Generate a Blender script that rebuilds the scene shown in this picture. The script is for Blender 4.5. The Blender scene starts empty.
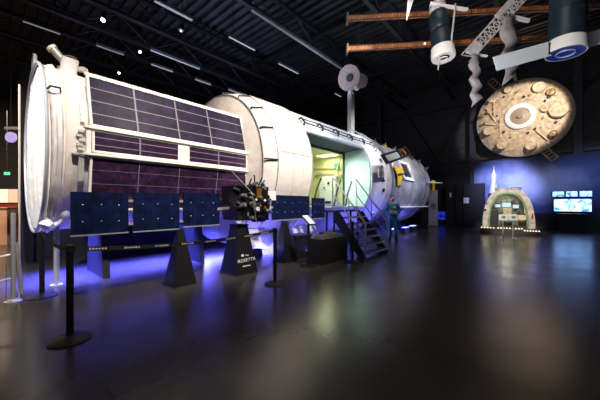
import bpy, bmesh, math, random
from mathutils import Vector, Matrix, Euler
random.seed(7)
C = bpy.context.scene.collection
PI = math.pi
# ---------------------------------------------------------------- frame of the hall
F = 281.3; EYE = 1.43; HY = 204.0
TH = math.atan(247.2/F); S, Co = math.sin(TH), math.cos(TH)
X0, Y0 = -4.81, 5.09
HR = math.atan2(Co, S)                     # hall rotation about z
def W(t, q, z): return Vector((X0+t*S+q*Co, Y0+t*Co-q*S, z))
def ray(px, py): return Vector(((px-300)/F, 1, (HY-py)/F))
def TQ(x, y):
    x -= X0; y -= Y0
    return x*S+y*Co, x*Co-y*S
def at(px, py, Y): r = ray(px, py)*Y; return Vector((r.x, r.y, r.z+EYE))
def on_z(px, py, z):
    k = (z-EYE)/ray(px, py).z; p = at(px, py, k); return TQ(p.x, p.y)
def on_t(px, py, t):
    r = ray(px, py); a = TQ(0, 0)[0]; k = (t-a)/(r.x*S+r.y*Co); p = at(px, py, k)
    return TQ(p.x, p.y)[1], p.z
def on_q(px, py, q):
    r = ray(px, py); a = TQ(0, 0)[1]; k = (q-a)/(r.x*Co-r.y*S); p = at(px, py, k)
    return TQ(p.x, p.y)[0], p.z
# ---------------------------------------------------------------- materials
MATS = {}
def mat(name, col, rough=.5, metal=0., nscale=0, namt=0., bump=0., bscale=None, emit=None, estr=1., spec=.5, coat=0.):
    m = bpy.data.materials.new(name); m.use_nodes = True
    nt = m.node_tree; b = nt.nodes['Principled BSDF']
    b.inputs['Base Color'].default_value = (*col, 1)
    b.inputs['Roughness'].default_value = rough; b.inputs['Metallic'].default_value = metal
    b.inputs['Specular IOR Level'].default_value = spec
    b.inputs['Coat Weight'].default_value = coat
    tc = nt.nodes.new('ShaderNodeTexCoord')
    if nscale:
        n = nt.nodes.new('ShaderNodeTexNoise'); n.inputs['Scale'].default_value = nscale; n.inputs['Detail'].default_value = 5
        nt.links.new(tc.outputs['Object'], n.inputs['Vector'])
        r = nt.nodes.new('ShaderNodeValToRGB')
        lo = [c*(1-namt) for c in col]; hi = [min(1, c*(1+namt)) for c in col]
        r.color_ramp.elements[0].position = .32; r.color_ramp.elements[1].position = .68
        r.color_ramp.elements[0].color = (*lo, 1); r.color_ramp.elements[1].color = (*hi, 1)
        nt.links.new(n.outputs['Fac'], r.inputs['Fac']); nt.links.new(r.outputs['Color'], b.inputs['Base Color'])
    if bump:
        n2 = nt.nodes.new('ShaderNodeTexNoise'); n2.inputs['Scale'].default_value = bscale or nscale or 8; n2.inputs['Detail'].default_value = 4
        nt.links.new(tc.outputs['Object'], n2.inputs['Vector'])
        bp = nt.nodes.new('ShaderNodeBump'); bp.inputs['Strength'].default_value = bump; bp.inputs['Distance'].default_value = .05
        nt.links.new(n2.outputs['Fac'], bp.inputs['Height']); nt.links.new(bp.outputs['Normal'], b.inputs['Normal'])
    if emit:
        b.inputs['Emission Color'].default_value = (*emit, 1); b.inputs['Emission Strength'].default_value = estr
    MATS[name] = m; return m
hull_white = mat('hull_white', (.72, .72, .74), .45, 0, 3, .06, .1, 6)
fabric = mat('fabric_cream', (.80, .73, .67), .8, 0, 2.5, .07, .35, 5)
fabric2 = mat('fabric_white', (.82, .79, .78), .75, 0, 4, .12, .5, 6)
seam = mat('seam_tape', (.62, .54, .50), .8)
silver_hull = mat('hull_silver', (.46, .46, .50), .38, .35, 2.5, .28, .15, 5)
frame_white = mat('frame_white', (.82, .79, .72), .5)
grey_metal = mat('grey_metal', (.35, .36, .38), .4, .7)
light_metal = mat('light_metal', (.62, .62, .62), .35, .6)
dark_metal = mat('dark_metal', (.03, .03, .035), .45, .4)
black = mat('black_paint', (.012, .012, .013), .5)
blacksat = mat('black_satin', (.012, .012, .013), .28)
black_wall = mat('black_wall', (.012, .012, .015), .8, 0, 3, .3)
ceil_mat = mat('ceiling_deck', (.026, .026, .031), .6, 0, 1.5, .4)
beam_mat = mat('beam_steel', (.017, .017, .021), .5, .2)
rail_mat = mat('lamp_rail', (.16, .16, .18), .5, .2)
mint = mat('mint_wall', (.62, .74, .68), .6, 0, 3, .05)
yellowgreen = mat('cream_green_wall', (.66, .66, .36), .6, 0, 3, .12)
cream_wall = mat('cream_wall', (.72, .72, .62), .6)
greenpaint = mat('dark_green_frame', (.03, .05, .045), .5)
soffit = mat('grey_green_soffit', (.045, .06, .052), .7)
yellow = mat('yellow_cloth', (.75, .52, .02), .7, 0, 8, .2, .5, 12)
gold = mat('gold_foil', (.60, .45, .29), .6, .05, 5, .35, .8, 9)
gold_d = mat('gold_dark', (.36, .23, .10), .5, .3, 6, .3, .4, 9)
goldhi = mat('gold_light', (.66, .52, .34), .5, .1, 5, .2, .4, 9)
orange = mat('orange_foil', (.48, .19, .07), .45, .25, 7, .45, .3, 12)
orange_d = mat('orange_dark', (.12, .045, .02), .5, .2, 8, .5)
teal_dark = mat('dark_teal', (.012, .027, .040), .42, .1, 4, .3)
white_paint = mat('white_paint', (.80, .80, .80), .45)
pale_grey = mat('pale_grey', (.60, .57, .58), .5, .1, 9, .2)
bluepaint = mat('blue_paint', (.02, .04, .35), .35)
probe_dark = mat('probe_black', (.008, .008, .011), .4, .1, 14, .5)
probe_gold = mat('probe_gold', (.45, .22, .03), .3, .6, 12, .3)
comet = mat('grey_rock', (.05, .05, .055), .8, 0, 9, .5, 1.0, 14)
box_grey = mat('box_grey', (.012, .011, .011), .5, 0, 4, .2)
teal_cloth = mat('teal_cloth', (.008, .09, .15), .85, 0, 20, .15)
skin = mat('skin', (.45, .22, .15), .6)
hair = mat('hair', (.03, .02, .015), .7)
capsule_hull = mat('capsule_hull', (.46, .42, .38), .6, .1, 5, .3, .5, 9)
capsule_green = mat('capsule_green', (.16, .26, .14), .6, 0, 6, .3)
red_mat = mat('red_paint', (.5, .03, .02), .5)
brown_fold = mat('brown_edge', (.68, .60, .54), .8, 0, 6, .2)
brass = mat('brass', (.45, .33, .12), .35, .8)
def emit(name, col, s): return mat(name, (.02, .02, .02), .5, emit=col, estr=s)
lamp_e = emit('lamp_glow', (1, .95, .85), 9)
lamp_cool = emit('lamp_cool', (.85, .92, 1), 6)
white_sign = mat('white_sign', (.85, .85, .85), .6)
warm_lit = emit('warm_display', (1, .72, .40), 1.5)
green_exit = emit('exit_sign_green', (.1, .8, .35), 1.2)
interior_lamp = emit('interior_lamp', (.9, 1, .55), 1.3)

def floor_material():
    m = bpy.data.materials.new('floor_resin'); m.use_nodes = True
    nt = m.node_tree; b = nt.nodes['Principled BSDF']; tc = nt.nodes.new('ShaderNodeTexCoord')
    n = nt.nodes.new('ShaderNodeTexNoise'); n.inputs['Scale'].default_value = .55; n.inputs['Detail'].default_value = 8; n.inputs['Roughness'].default_value = .65
    nt.links.new(tc.outputs['Object'], n.inputs['Vector'])
    r = nt.nodes.new('ShaderNodeValToRGB'); r.color_ramp.elements[0].position = .3; r.color_ramp.elements[1].position = .75
    r.color_ramp.elements[0].color = (.040, .035, .033, 1); r.color_ramp.elements[1].color = (.060, .052, .049, 1)
    nt.links.new(n.outputs['Fac'], r.inputs['Fac']); 
    br = nt.nodes.new('ShaderNodeTexBrick'); br.offset = 0
    br.inputs['Scale'].default_value = 1; br.inputs['Brick Width'].default_value = 6.1; br.inputs['Row Height'].default_value = 4.6
    br.inputs['Mortar Size'].default_value = .012; br.inputs['Color1'].default_value = (1, 1, 1, 1); br.inputs['Color2'].default_value = (1, 1, 1, 1); br.inputs['Mortar'].default_value = (.6, .6, .6, 1)
    nt.links.new(tc.outputs['Object'], br.inputs['Vector'])
    mx = nt.nodes.new('ShaderNodeMix'); mx.data_type = 'RGBA'; mx.blend_type = 'MULTIPLY'; mx.inputs[0].default_value = 1
    nt.links.new(r.outputs['Color'], mx.inputs[6]); nt.links.new(br.outputs['Color'], mx.inputs[7]); nt.links.new(mx.outputs[2], b.inputs['Base Color'])
    n2 = nt.nodes.new('ShaderNodeTexNoise'); n2.inputs['Scale'].default_value = 1.6; n2.inputs['Detail'].default_value = 6
    nt.links.new(tc.outputs['Object'], n2.inputs['Vector'])
    mr = nt.nodes.new('ShaderNodeMapRange'); mr.inputs[1].default_value = .3; mr.inputs[2].default_value = .7; mr.inputs[3].default_value = .20; mr.inputs[4].default_value = .27
    nt.links.new(n2.outputs['Fac'], mr.inputs[0]); nt.links.new(mr.outputs[0], b.inputs['Roughness'])
    bp = nt.nodes.new('ShaderNodeBump'); bp.inputs['Strength'].default_value = .08; bp.inputs['Distance'].default_value = .01
    return m
def cell_material(name, base, tint, sx, sz, rough=.25, line=.12, spec=.5):
    """photovoltaic cells: fine grid of cells of slightly different tint (object x / z)"""
    m = bpy.data.materials.new(name); m.use_nodes = True
    nt = m.node_tree; b = nt.nodes['Principled BSDF']; tc = nt.nodes.new('ShaderNodeTexCoord')
    sp = nt.nodes.new('ShaderNodeSeparateXYZ'); cb = nt.nodes.new('ShaderNodeCombineXYZ')
    nt.links.new(tc.outputs['Object'], sp.inputs[0]); nt.links.new(sp.outputs[0], cb.inputs[0]); nt.links.new(sp.outputs[2], cb.inputs[1])
    br = nt.nodes.new('ShaderNodeTexBrick'); br.offset = 0; br.inputs['Scale'].default_value = 1
    br.inputs['Brick Width'].default_value = sx; br.inputs['Row Height'].default_value = sz; br.inputs['Mortar Size'].default_value = min(sx, sz)*.07
    br.inputs['Color1'].default_value = (*base, 1); br.inputs['Color2'].default_value = (*tint, 1); br.inputs['Mortar'].default_value = (line, line, line*1.1, 1)
    nt.links.new(cb.outputs[0], br.inputs['Vector'])
    n = nt.nodes.new('ShaderNodeTexNoise'); n.inputs['Scale'].default_value = 7; n.inputs['Detail'].default_value = 6
    nt.links.new(tc.outputs['Object'], n.inputs['Vector'])
    r = nt.nodes.new('ShaderNodeValToRGB'); r.color_ramp.elements[0].position = .35; r.color_ramp.elements[1].position = .7
    r.color_ramp.elements[0].color = (.6, .6, .6, 1); r.color_ramp.elements[1].color = (1.5, 1.2, 1.7, 1)
    nt.links.new(n.outputs['Fac'], r.inputs['Fac'])
    mx = nt.nodes.new('ShaderNodeMix'); mx.data_type = 'RGBA'; mx.blend_type = 'MULTIPLY'; mx.inputs[0].default_value = 1
    nt.links.new(br.outputs['Color'], mx.inputs[6]); nt.links.new(r.outputs['Color'], mx.inputs[7]); nt.links.new(mx.outputs[2], b.inputs['Base Color'])
    b.inputs['Roughness'].default_value = rough; b.inputs['Specular IOR Level'].default_value = spec
    return m
cells = cell_material('module_cells', (.012, .010, .028), (.018, .013, .036), .062, .075, .45, .026, .12)
cells2 = cell_material('module_cells_glossy', (.012, .008, .030), (.050, .013, .042), .062, .05, .28, .022)
wing_cells = cell_material('wing_cells', (.003, .010, .045), (.004, .013, .055), .09, .10, .3, .008)
def screen_material(name, seed, dark, light, s, scale):
    m = bpy.data.materials.new(name); m.use_nodes = True
    nt = m.node_tree; b = nt.nodes['Principled BSDF']; tc = nt.nodes.new('ShaderNodeTexCoord')
    mp = nt.nodes.new('ShaderNodeMapping'); mp.inputs['Location'].default_value = (seed, seed, seed); nt.links.new(tc.outputs['Object'], mp.inputs[0])
    n = nt.nodes.new('ShaderNodeTexNoise'); n.inputs['Scale'].default_value = scale; n.inputs['Detail'].default_value = 4; n.inputs['Roughness'].default_value = .6
    nt.links.new(mp.outputs[0], n.inputs['Vector'])
    r = nt.nodes.new('ShaderNodeValToRGB'); r.color_ramp.elements[0].position = .40; r.color_ramp.elements[1].position = .52
    r.color_ramp.elements[0].color = (*dark, 1); r.color_ramp.elements[1].color = (*light, 1)
    nt.links.new(n.outputs['Fac'], r.inputs['Fac']); nt.links.new(r.outputs['Color'], b.inputs['Emission Color'])
    b.inputs['Emission Strength'].default_value = s; b.inputs['Base Color'].default_value = (.01, .01, .01, 1); b.inputs['Roughness'].default_value = .3
    return m
def mural_material(cx, cz):
    """printed night sky with drifting exhaust cloud"""
    m = bpy.data.materials.new('mural_print'); m.use_nodes = True
    nt = m.node_tree; b = nt.nodes['Principled BSDF']; tc = nt.nodes.new('ShaderNodeTexCoord')
    n = nt.nodes.new('ShaderNodeTexNoise'); n.inputs['Scale'].default_value = .55; n.inputs['Detail'].default_value = 7; n.inputs['Roughness'].default_value = .6
    nt.links.new(tc.outputs['Object'], n.inputs['Vector'])
    mp = nt.nodes.new('ShaderNodeMapping'); mp.vector_type = 'POINT'
    mp.inputs['Location'].default_value = (0, -cx*.22, -cz*.5); mp.inputs['Scale'].default_value = (0, .22, .5)
    nt.links.new(tc.outputs['Object'], mp.inputs[0])
    g = nt.nodes.new('ShaderNodeTexGradient'); g.gradient_type = 'SPHERICAL'; nt.links.new(mp.outputs[0], g.inputs[0])
    mu = nt.nodes.new('ShaderNodeMath'); mu.operation = 'MULTIPLY'; nt.links.new(g.outputs['Fac'], mu.inputs[0]); nt.links.new(n.outputs['Fac'], mu.inputs[1])
    r = nt.nodes.new('ShaderNodeValToRGB'); e = r.color_ramp.elements
    e[0].position = 0; e[0].color = (.008, .016, .055, 1); e[1].position = .45; e[1].color = (.62, .66, .95, 1)
    k = e.new(.14); k.color = (.06, .085, .25, 1)
    nt.links.new(mu.outputs[0], r.inputs['Fac']); nt.links.new(r.outputs['Color'], b.inputs['Base Color'])
    b.inputs['Roughness'].default_value = .7
    return m
# ---------------------------------------------------------------- mesh builder
def frame_of(d):
    d = Vector(d).normalized(); a = Vector((0, 0, 1)) if abs(d.z) < .9 else Vector((1, 0, 0))
    u = d.cross(a).normalized(); v = d.cross(u).normalized(); return d, u, v
class MB:
    def __init__(s): s.v = []; s.f = []; s.p = []
    def add(s, vs, fs):
        s.p.append((len(s.v), len(s.f))); o = len(s.v); s.v += [Vector(x) for x in vs]; s.f += [[i+o for i in f] for f in fs]; return s
    def hexa(s, p): return s.add(p, [(0,3,2,1),(4,5,6,7),(0,1,5,4),(1,2,6,5),(2,3,7,6),(3,0,4,7)])
    def box(s, c, d, R=None):
        c = Vector(c); x, y, z = d[0]/2, d[1]/2, d[2]/2
        p = [Vector(k) for k in ((-x,-y,-z),(x,-y,-z),(x,y,-z),(-x,y,-z),(-x,-y,z),(x,-y,z),(x,y,z),(-x,y,z))]
        if R is not None: p = [R @ k for k in p]
        return s.hexa([c+k for k in p])
    def slab(s, a, b, w, h, up=(0,0,1)):
        """bar from a to b, w wide, h along up"""
        a, b = Vector(a), Vector(b); d = (b-a).normalized(); up = Vector(up); sd = d.cross(up)
        if sd.length < 1e-4: sd = Vector((1,0,0))
        sd.normalize(); up = sd.cross(d).normalized(); sd *= w/2; up *= h/2
        return s.hexa([a-sd-up, b-sd-up, b+sd-up, a+sd-up, a-sd+up, b-sd+up, b+sd+up, a+sd+up])
    def cone(s, a, b, r0, r1=None, n=16, cap=True):
        r1 = r0 if r1 is None else r1; a, b = Vector(a), Vector(b); d, u, v = frame_of(b-a)
        vs = []
        for p, r in ((a, r0), (b, r1)):
            for i in range(n): k = 2*PI*i/n; vs.append(p+u*(r*math.cos(k))+v*(r*math.sin(k)))
        fs = [(i, (i+1) % n, n+(i+1) % n, n+i) for i in range(n)]
        if cap: fs += [tuple(range(n))[::-1], tuple(range(n, 2*n))]
        return s.add(vs, fs)
    def tube(s, pts, r, n=8, closed=False):
        pts = [Vector(p) for p in pts]; m = len(pts); vs = []; pu = None
        for i, p in enumerate(pts):
            if closed: d = pts[(i+1) % m]-pts[i-1]
            else: d = pts[min(i+1, m-1)]-pts[max(i-1, 0)]
            d, u, v = frame_of(d)
            if pu is not None:
                u = (pu-d*pu.dot(d)).normalized(); v = d.cross(u)
            pu = u
            rr = r[i] if isinstance(r, (list, tuple)) else r
            for k in range(n): a = 2*PI*k/n; vs.append(p+u*(rr*math.cos(a))+v*(rr*math.sin(a)))
        fs = []
        for i in range(m if closed else m-1):
            j = (i+1) % m
            for k in range(n): k2 = (k+1) % n; fs.append((i*n+k, i*n+k2, j*n+k2, j*n+k))
        if not closed: fs += [tuple(range(n))[::-1], tuple(range((m-1)*n, m*n))]
        return s.add(vs, fs)
    def lathe(s, prof, o, d, n=48, a0=0, a1=2*PI, cap=False):
        """prof = [(along, radius)]"""
        o = Vector(o); d, u, v = frame_of(d); full = abs(a1-a0-2*PI) < 1e-6; m = n if full else n+1; vs = []
        for (h, r) in prof:
            for i in range(m): k = a0+(a1-a0)*i/n; vs.append(o+d*h+u*(r*math.cos(k))+v*(r*math.sin(k)))
        fs = []
        for j in range(len(prof)-1):
            for i in range(n):
                i2 = (i+1) % m; fs.append((j*m+i, j*m+i2, (j+1)*m+i2, (j+1)*m+i))
        if cap: fs += [tuple(range(m))[::-1], tuple(range((len(prof)-1)*m, len(prof)*m))]
        return s.add(vs, fs)
    def ball(s, c, r, n=12, sc=(1,1,1)):
        c = Vector(c); vs = []; m = n//2+1
        for j in range(m):
            a = PI*j/(m-1)
            for i in range(n):
                k = 2*PI*i/n; vs.append(c+Vector((r*sc[0]*math.sin(a)*math.cos(k), r*sc[1]*math.sin(a)*math.sin(k), r*sc[2]*math.cos(a))))
        return s.add(vs, [(j*n+i, j*n+(i+1) % n, (j+1)*n+(i+1) % n, (j+1)*n+i) for j in range(m-1) for i in range(n)])
    def prism(s, poly, ext):
        ext = Vector(ext); p = [Vector(k) for k in poly]; n = len(p)
        return s.add(p+[k+ext for k in p], [tuple(range(n))[::-1], tuple(range(n, 2*n))]+[(i, (i+1) % n, n+(i+1) % n, n+i) for i in range(n)])
    def grid(s, fn, nu, nv):
        vs = [fn(i/nu, j/nv) for i in range(nu+1) for j in range(nv+1)]
        return s.add(vs, [(i*(nv+1)+j, (i+1)*(nv+1)+j, (i+1)*(nv+1)+j+1, i*(nv+1)+j+1) for i in range(nu) for j in range(nv)])
    def each(s, name, m, parent=None, **k):
        ends = s.p[1:]+[(len(s.v), len(s.f))]; o = None
        for (v0, f0), (v1, f1) in zip(s.p, ends):
            b = MB(); b.v = s.v[v0:v1]; b.f = [[i-v0 for i in f] for f in s.f[f0:f1]]; o = b.build(name, m, parent, **k)
        return o
    def build(s, name, m, parent=None, smooth=False, bevel=0, solid=0, loc=None, rz=0, label=None):
        me = bpy.data.meshes.new(name); bm = bmesh.new()
        vs = [bm.verts.new(v) for v in s.v]
        for f in s.f:
            try: bm.faces.new([vs[i] for i in f])
            except ValueError: pass
        bmesh.ops.remove_doubles(bm, verts=bm.verts, dist=1e-5)
        bmesh.ops.recalc_face_normals(bm, faces=bm.faces)
        for f in bm.faces: f.smooth = smooth
        if smooth:
            for e in bm.edges:
                if len(e.link_faces) == 2 and e.calc_face_angle(0) > .6: e.smooth = False
        bm.to_mesh(me); bm.free(); me.materials.append(m)
        o = bpy.data.objects.new(name, me); C.objects.link(o)
        if parent: o.parent = parent
        if loc is not None: o.location = loc
        o.rotation_euler.z = rz
        if solid:
            md = o.modifiers.new('thickness', 'SOLIDIFY'); md.thickness = abs(solid); md.offset = -1 if solid > 0 else 1
        if bevel:
            md = o.modifiers.new('bevel', 'BEVEL'); md.width = bevel; md.segments = 2; md.limit_method = 'ANGLE'
        if label: o['label'] = label
        return o
def tag(o, label, cat, group=None, kind=None):
    o['label'] = label; o['category'] = cat
    if group: o['group'] = group
    if kind: o['kind'] = kind
    return o
def thing(name, label, cat, loc, rz=0, group=None):
    o = bpy.data.objects.new(name, None); C.objects.link(o); o.location = loc; o.rotation_euler.z = rz
    o.empty_display_size = .2
    return tag(o, label, cat, group)
def hall(name, label, cat, t, q, z=0, group=None): return thing(name, label, cat, W(t, q, z), HR, group)
def struct(mb, name, m, **k):
    o = mb.build(name, m, None, loc=W(0, 0, 0), rz=HR, **k); o['kind'] = 'structure'; return o
def dup(root, loc, rz=None, label=None):
    r = root.copy(); C.objects.link(r); r.location = loc
    if rz is not None: r.rotation_euler.z = rz
    if label: r['label'] = label
    for ch in list(root.children):
        c = ch.copy(); C.objects.link(c); c.parent = r
        for g in ch.children: d = g.copy(); C.objects.link(d); d.parent = c
    return r
def text(body, name, m, parent, loc, rot, size, extrude=.002):
    cu = bpy.data.curves.new(name, 'FONT'); cu.body = body; cu.size = size; cu.extrude = extrude; cu.offset = -.0012 if len(body) > 3 else 0; cu.shear = .25 if len(body) > 3 else 0; cu.space_character = 1.08; cu.align_x = 'CENTER'; cu.align_y = 'CENTER'
    o = bpy.data.objects.new(name, cu); C.objects.link(o); o.parent = parent; o.location = loc; o.rotation_euler = rot
    cu.materials.append(m)
    bpy.context.view_layer.update(); me = bpy.data.meshes.new_from_object(o); n = bpy.data.objects.new(name, me); C.objects.link(n)
    n.parent = parent; n.location = loc; n.rotation_euler = rot; bpy.data.objects.remove(o); return n
# hall-local coordinates: x = t (along the module), y = -q (away from the visitor), z up
def L(t, q, z): return Vector((t, -q, z))
# ---------------------------------------------------------------- setting
fm = MB().box((7, 1, -.05), (36, 52, .1)); struct(fm, 'floor', floor_material())
CZ = 9.8; TB = 20.9; QL = -13
cm = MB()
cm.box(((TB-6)/2-1, 0, CZ+.15), (TB+10, 48, .1))
t = -8
while t < TB:
    cm.box((t, -3, CZ+.02), (.16, 40, .16)); t += .38
struct(cm, 'ceiling', ceil_mat)
wb = MB().box((TB+.1, -3, CZ/2), (.2, 40, CZ))
z = .3
while z < CZ: wb.box((TB-.01, -3, z), (.03, 40, .05)); z += .45
wb_o = struct(wb, 'wall_back', mat('back_wall', (.020, .021, .027), .6, .1, 2, .3))
struct(MB().box((8, -QL+9.1, CZ/2), (36, .2, CZ)), 'wall_left', black_wall)
struct(MB().box((7.9, 2.6, 2.35), (15.8, .12, 4.7)).box((.10, 2.6, 2.4), (.24, .24, 4.8)), 'wall_behind', black_wall)
# roof beams (trusses run along the module)
def truss(n, q, z, t0, t1, m=beam_mat, d=.9, w=.16, step=1.3):
    b = MB(); b.box(((t0+t1)/2, -q, z), (t1-t0, w, .12)); b.box(((t0+t1)/2, -q, z+d), (t1-t0, w, .12))
    k = t0; up = True
    while k < t1-step:
        b.cone((k, -q, z if up else z+d), (k+step, -q, z+d if up else z), .035, n=6); k += step; up = not up
    return struct(b, 'trim_%d' % n, m)
i = 1
for q, z in ((-1.1, 8.6), (-4.9, 8.5), (-6.2, 8.3), (-7.6, 8.3), (-9.4, 8.3), (2.2, 8.6), (5.6, 8.6), (-12., 8.3)):
    truss(i, q, z, -6, TB-.1); i += 1
for t in (4.2, 9.8, 15.4):
    b = MB(); b.box((t, 0, 9.35), (.16, 34, .2)); struct(b, 'trim_%d' % i, beam_mat); i += 1
# steel frame of the back wall
for px in (473, 578, 380):
    q, _ = on_t(px, 120, TB-.25)
    struct(MB().box((TB-.2, -q, CZ/2), (.3, .26, CZ)).box((TB-.36, -q, CZ/2), (.03, .34, CZ)), 'trim_%d' % i, mat('purple_steel%d' % px, (.035, .033, .055), .5, .3)); i += 1
b = MB()
for (p0, p1) in (((470, 100), (428, 172)), ((405, 112), (440, 165)), ((600, 72), (583, 90)), ((560, 90), (578, 70))):
    a0, z0 = on_t(*p0, TB-.15); a1, z1 = on_t(*p1, TB-.15); b.cone((TB-.15, -a0, z0), (TB-.15, -a1, z1), .06, n=8)
for zz in (4.35, 8.1): b.box((TB-.14, -3, zz), (.16, 26, .16))
struct(b, 'trim_%d' % i, beam_mat); i += 1
# ---------------------------------------------------------------- ceiling lamps
strips = [((22,21),(61,34),'far left strip light above the white end cap'), ((96,45),(124,55),'strip light right of the round tube top'),
 ((150,50),(200,69),'long bright strip light above the solar array'), ((151,64),(173,72),'short strip light just above the array middle'),
 ((195,79),(211,85),'small strip light above the right end of the solar array'), ((229,89),(245,96),'strip light nearest the cream hull top'),
 ((228,37),(256,50),'strip light over the cream hull, left of two in line'), ((279,63),(298,74),'strip light over the cream hull, right of two in line'),
 ((154,1),(193,20),'thick strip light at the top edge of the photo'), ((336,93),(340,97),'tiny strip light end left of the dish antenna'),
 ((252,9),(345,72),'long grey beam light running toward the dish antenna')]
for p0, p1, lb in strips:
    zz = 8.2 if p0[0] not in (252,) else 8.4
    a = on_z(*p0, zz); c = on_z(*p1, zz); q = (a[1]+c[1])/2; ln = c[0]-a[0]
    big = p0[0] in (154, 252)
    th_ = hall('strip_light', 'grey '+lb, 'strip light', a[0], q, zz, None)
    MB().box((ln/2, 0, .05), (ln, .16 if big else .10, .10)).build('housing', rail_mat, th_)
    MB().box((ln/2, 0, -.01), (ln-.05, .10 if big else .06, .02)).build('diffuser', mat('strip_diffuser', (.35, .35, .37), .5, emit=(.9, .92, 1), estr=.03 if p0[0] == 252 else (.16 if p0[0] in (96, 22, 154) else .3)), th_)
    MB().cone((.2, 0, .1), (.2, 0, CZ-zz), .012, n=6).cone((ln-.2, 0, .1), (ln-.2, 0, CZ-zz), .012, n=6).each('hanger', beam_mat, th_)
for px, py, lb in ((103, 20, 'brightest track spotlight, upper left'), (140, 52, 'small track spotlight left of the bright strip'), (119, 73, 'lowest track spotlight, just above the solar array'), (181, 31, 'dim track spotlight near the upper strips')):
    zz = 8.0; a = on_z(px, py, zz)
    th_ = hall('track_spotlight', 'black '+lb, 'spotlight', a[0], a[1], zz)
    MB().cone((0, 0, .02), (.08, .05, .26), .09, .07, 14).build('lamp_head', black, th_)
    MB().ball((0, 0, 0), (.07 if px == 103 else .05) if px != 181 else .028, 12).build('bulb', lamp_e if px != 181 else lamp_cool, th_)
    MB().cone((.08, .05, .26), (.08, .05, CZ-zz), .012, n=6).each('hanger', beam_mat, th_)
# ---------------------------------------------------------------- station module
AX = 2.42
mod = hall('space_station_module', 'huge white cylindrical space station module with solar array and cutaway doorway', 'space station module', 0, 0)
def ringpts(t, R, a0=0, a1=2*PI, n=72): return [L(t, R*math.cos(a0+(a1-a0)*k/n), AX+R*math.sin(a0+(a1-a0)*k/n)) for k in range(n+1)]
def surf(prof, a0, a1, n=60, wr=0):
    mb = MB()
    def fn(u, v):
        x = u*(len(prof)-1); j = min(int(x), len(prof)-2); f = x-j
        tt = prof[j][0]*(1-f)+prof[j+1][0]*f; R = prof[j][1]*(1-f)+prof[j+1][1]*f
        a = a0+(a1-a0)*v
        if wr: R += wr*math.sin(a*9+tt*3)*math.sin(tt*7+a*2)
        return L(tt, R*math.cos(a), AX+R*math.sin(a))
    return mb.grid(fn, (len(prof)-1), n)
D = math.radians
def wlv(x, z): return Vector((x*S, -x*Co, z))
def wl(v):
    t, q = TQ(v.x, v.y); return L(t, q, v.z)
# quilted end cap
I = MB()
def capf(u, v):
    a = 2*PI*v; w = min(1, u/.85); B = 1+(.15 if math.sin(a) > 0 else .10)*w*math.sin(2*a)**2*(1 if math.cos(a) < 0 else .12)
    R = 1.47*w*B; q = R*math.cos(a); z = R*math.sin(a)
    fold = .022*math.sin(q*13+math.sin(z*2.1)*1.2)+.012*math.sin(q*31+z*1.5)
    if u <= .85: return L(.03-.05*math.cos(w*PI/2)-fold*min(1, (1-w)*6), q, AX+z)
    k = (u-.85)/.15; R = 1.47*(B*(1-k)+k*.985); return L(.03+.22*math.sin(k*PI/2), R*math.cos(a), AX+R*math.sin(a))
I.grid(capf, 30, 120); I.build('end_cap', fabric2, mod, smooth=True)
e = MB(); e.tube(ringpts(0.0, 1.49)[:-1], .026, 8, True); e.build('end_ring', mat('ring_grey', (.50, .50, .55), .45, .1), mod, smooth=True)
surf([(.03, 1.40), (.05, 1.49), (.075, 1.47), (.09, 1.42)], 0, 2*PI, 90).build('blanket_edge', brown_fold, mod, smooth=True)
surf([(.09, 1.40), (.12, 1.50), (.17, 1.52), (.20, 1.44), (.205, 1.40)], 0, 2*PI, 90, .008).build('blanket_roll', fabric2, mod, smooth=True)
surf([(.2, 1.42), (.22, 1.48), (.30, 1.47), (.55, 1.455), (3.45, 1.455)], 0, 2*PI, 96).build('narrow_hull', hull_white if False else fabric, mod, smooth=True)
surf([(3.50, 1.46), (3.58, 1.62), (3.68, 1.92), (3.78, 2.04), (4.0, 2.11), (4.3, 2.15), (5.36, 2.15)], 0, 2*PI, 120, .004).build('wide_blanket_hull', fabric, mod, smooth=True)
s_ = MB()
for tt, R in ((3.72, 2.0), (4.08, 2.13), (5.35, 2.155)): s_.tube(ringpts(tt, R)[:-1], .016 if tt < 5 else .02, 6, True)
s_.build('hull_hoop', mat('hoop_grey', (.40, .39, .42), .5), mod, smooth=True)
s_ = MB()
for tt in (4.62, 4.98): s_.tube(ringpts(tt, 2.152)[:-1], .006, 5, True)
for a in (-24, 8, 34, 62): s_.tube([L(k, 2.158*math.cos(D(a)), AX+2.158*math.sin(D(a))) for k in (4.08, 4.7, 5.3)], .006, 5)
s_.build('blanket_seam', seam, mod, smooth=True)
# handrails on the hoops
for a, n_ in ((2, 0), (24, 0), (42, 0), (60, 0), (82, 0)):
    h = MB(); r = 2.15
    h.tube([L(3.74, 2.0*math.cos(D(a)), AX+2.0*math.sin(D(a))), L(3.74, (r-.08)*math.cos(D(a)), AX+(r-.08)*math.sin(D(a))), L(4.06, r*math.cos(D(a)), AX+r*math.sin(D(a))), L(4.04, 2.14*math.cos(D(a)), AX+2.14*math.sin(D(a)))], .018, 8)
    h.build('handrail', dark_metal, mod, smooth=True)
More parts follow.
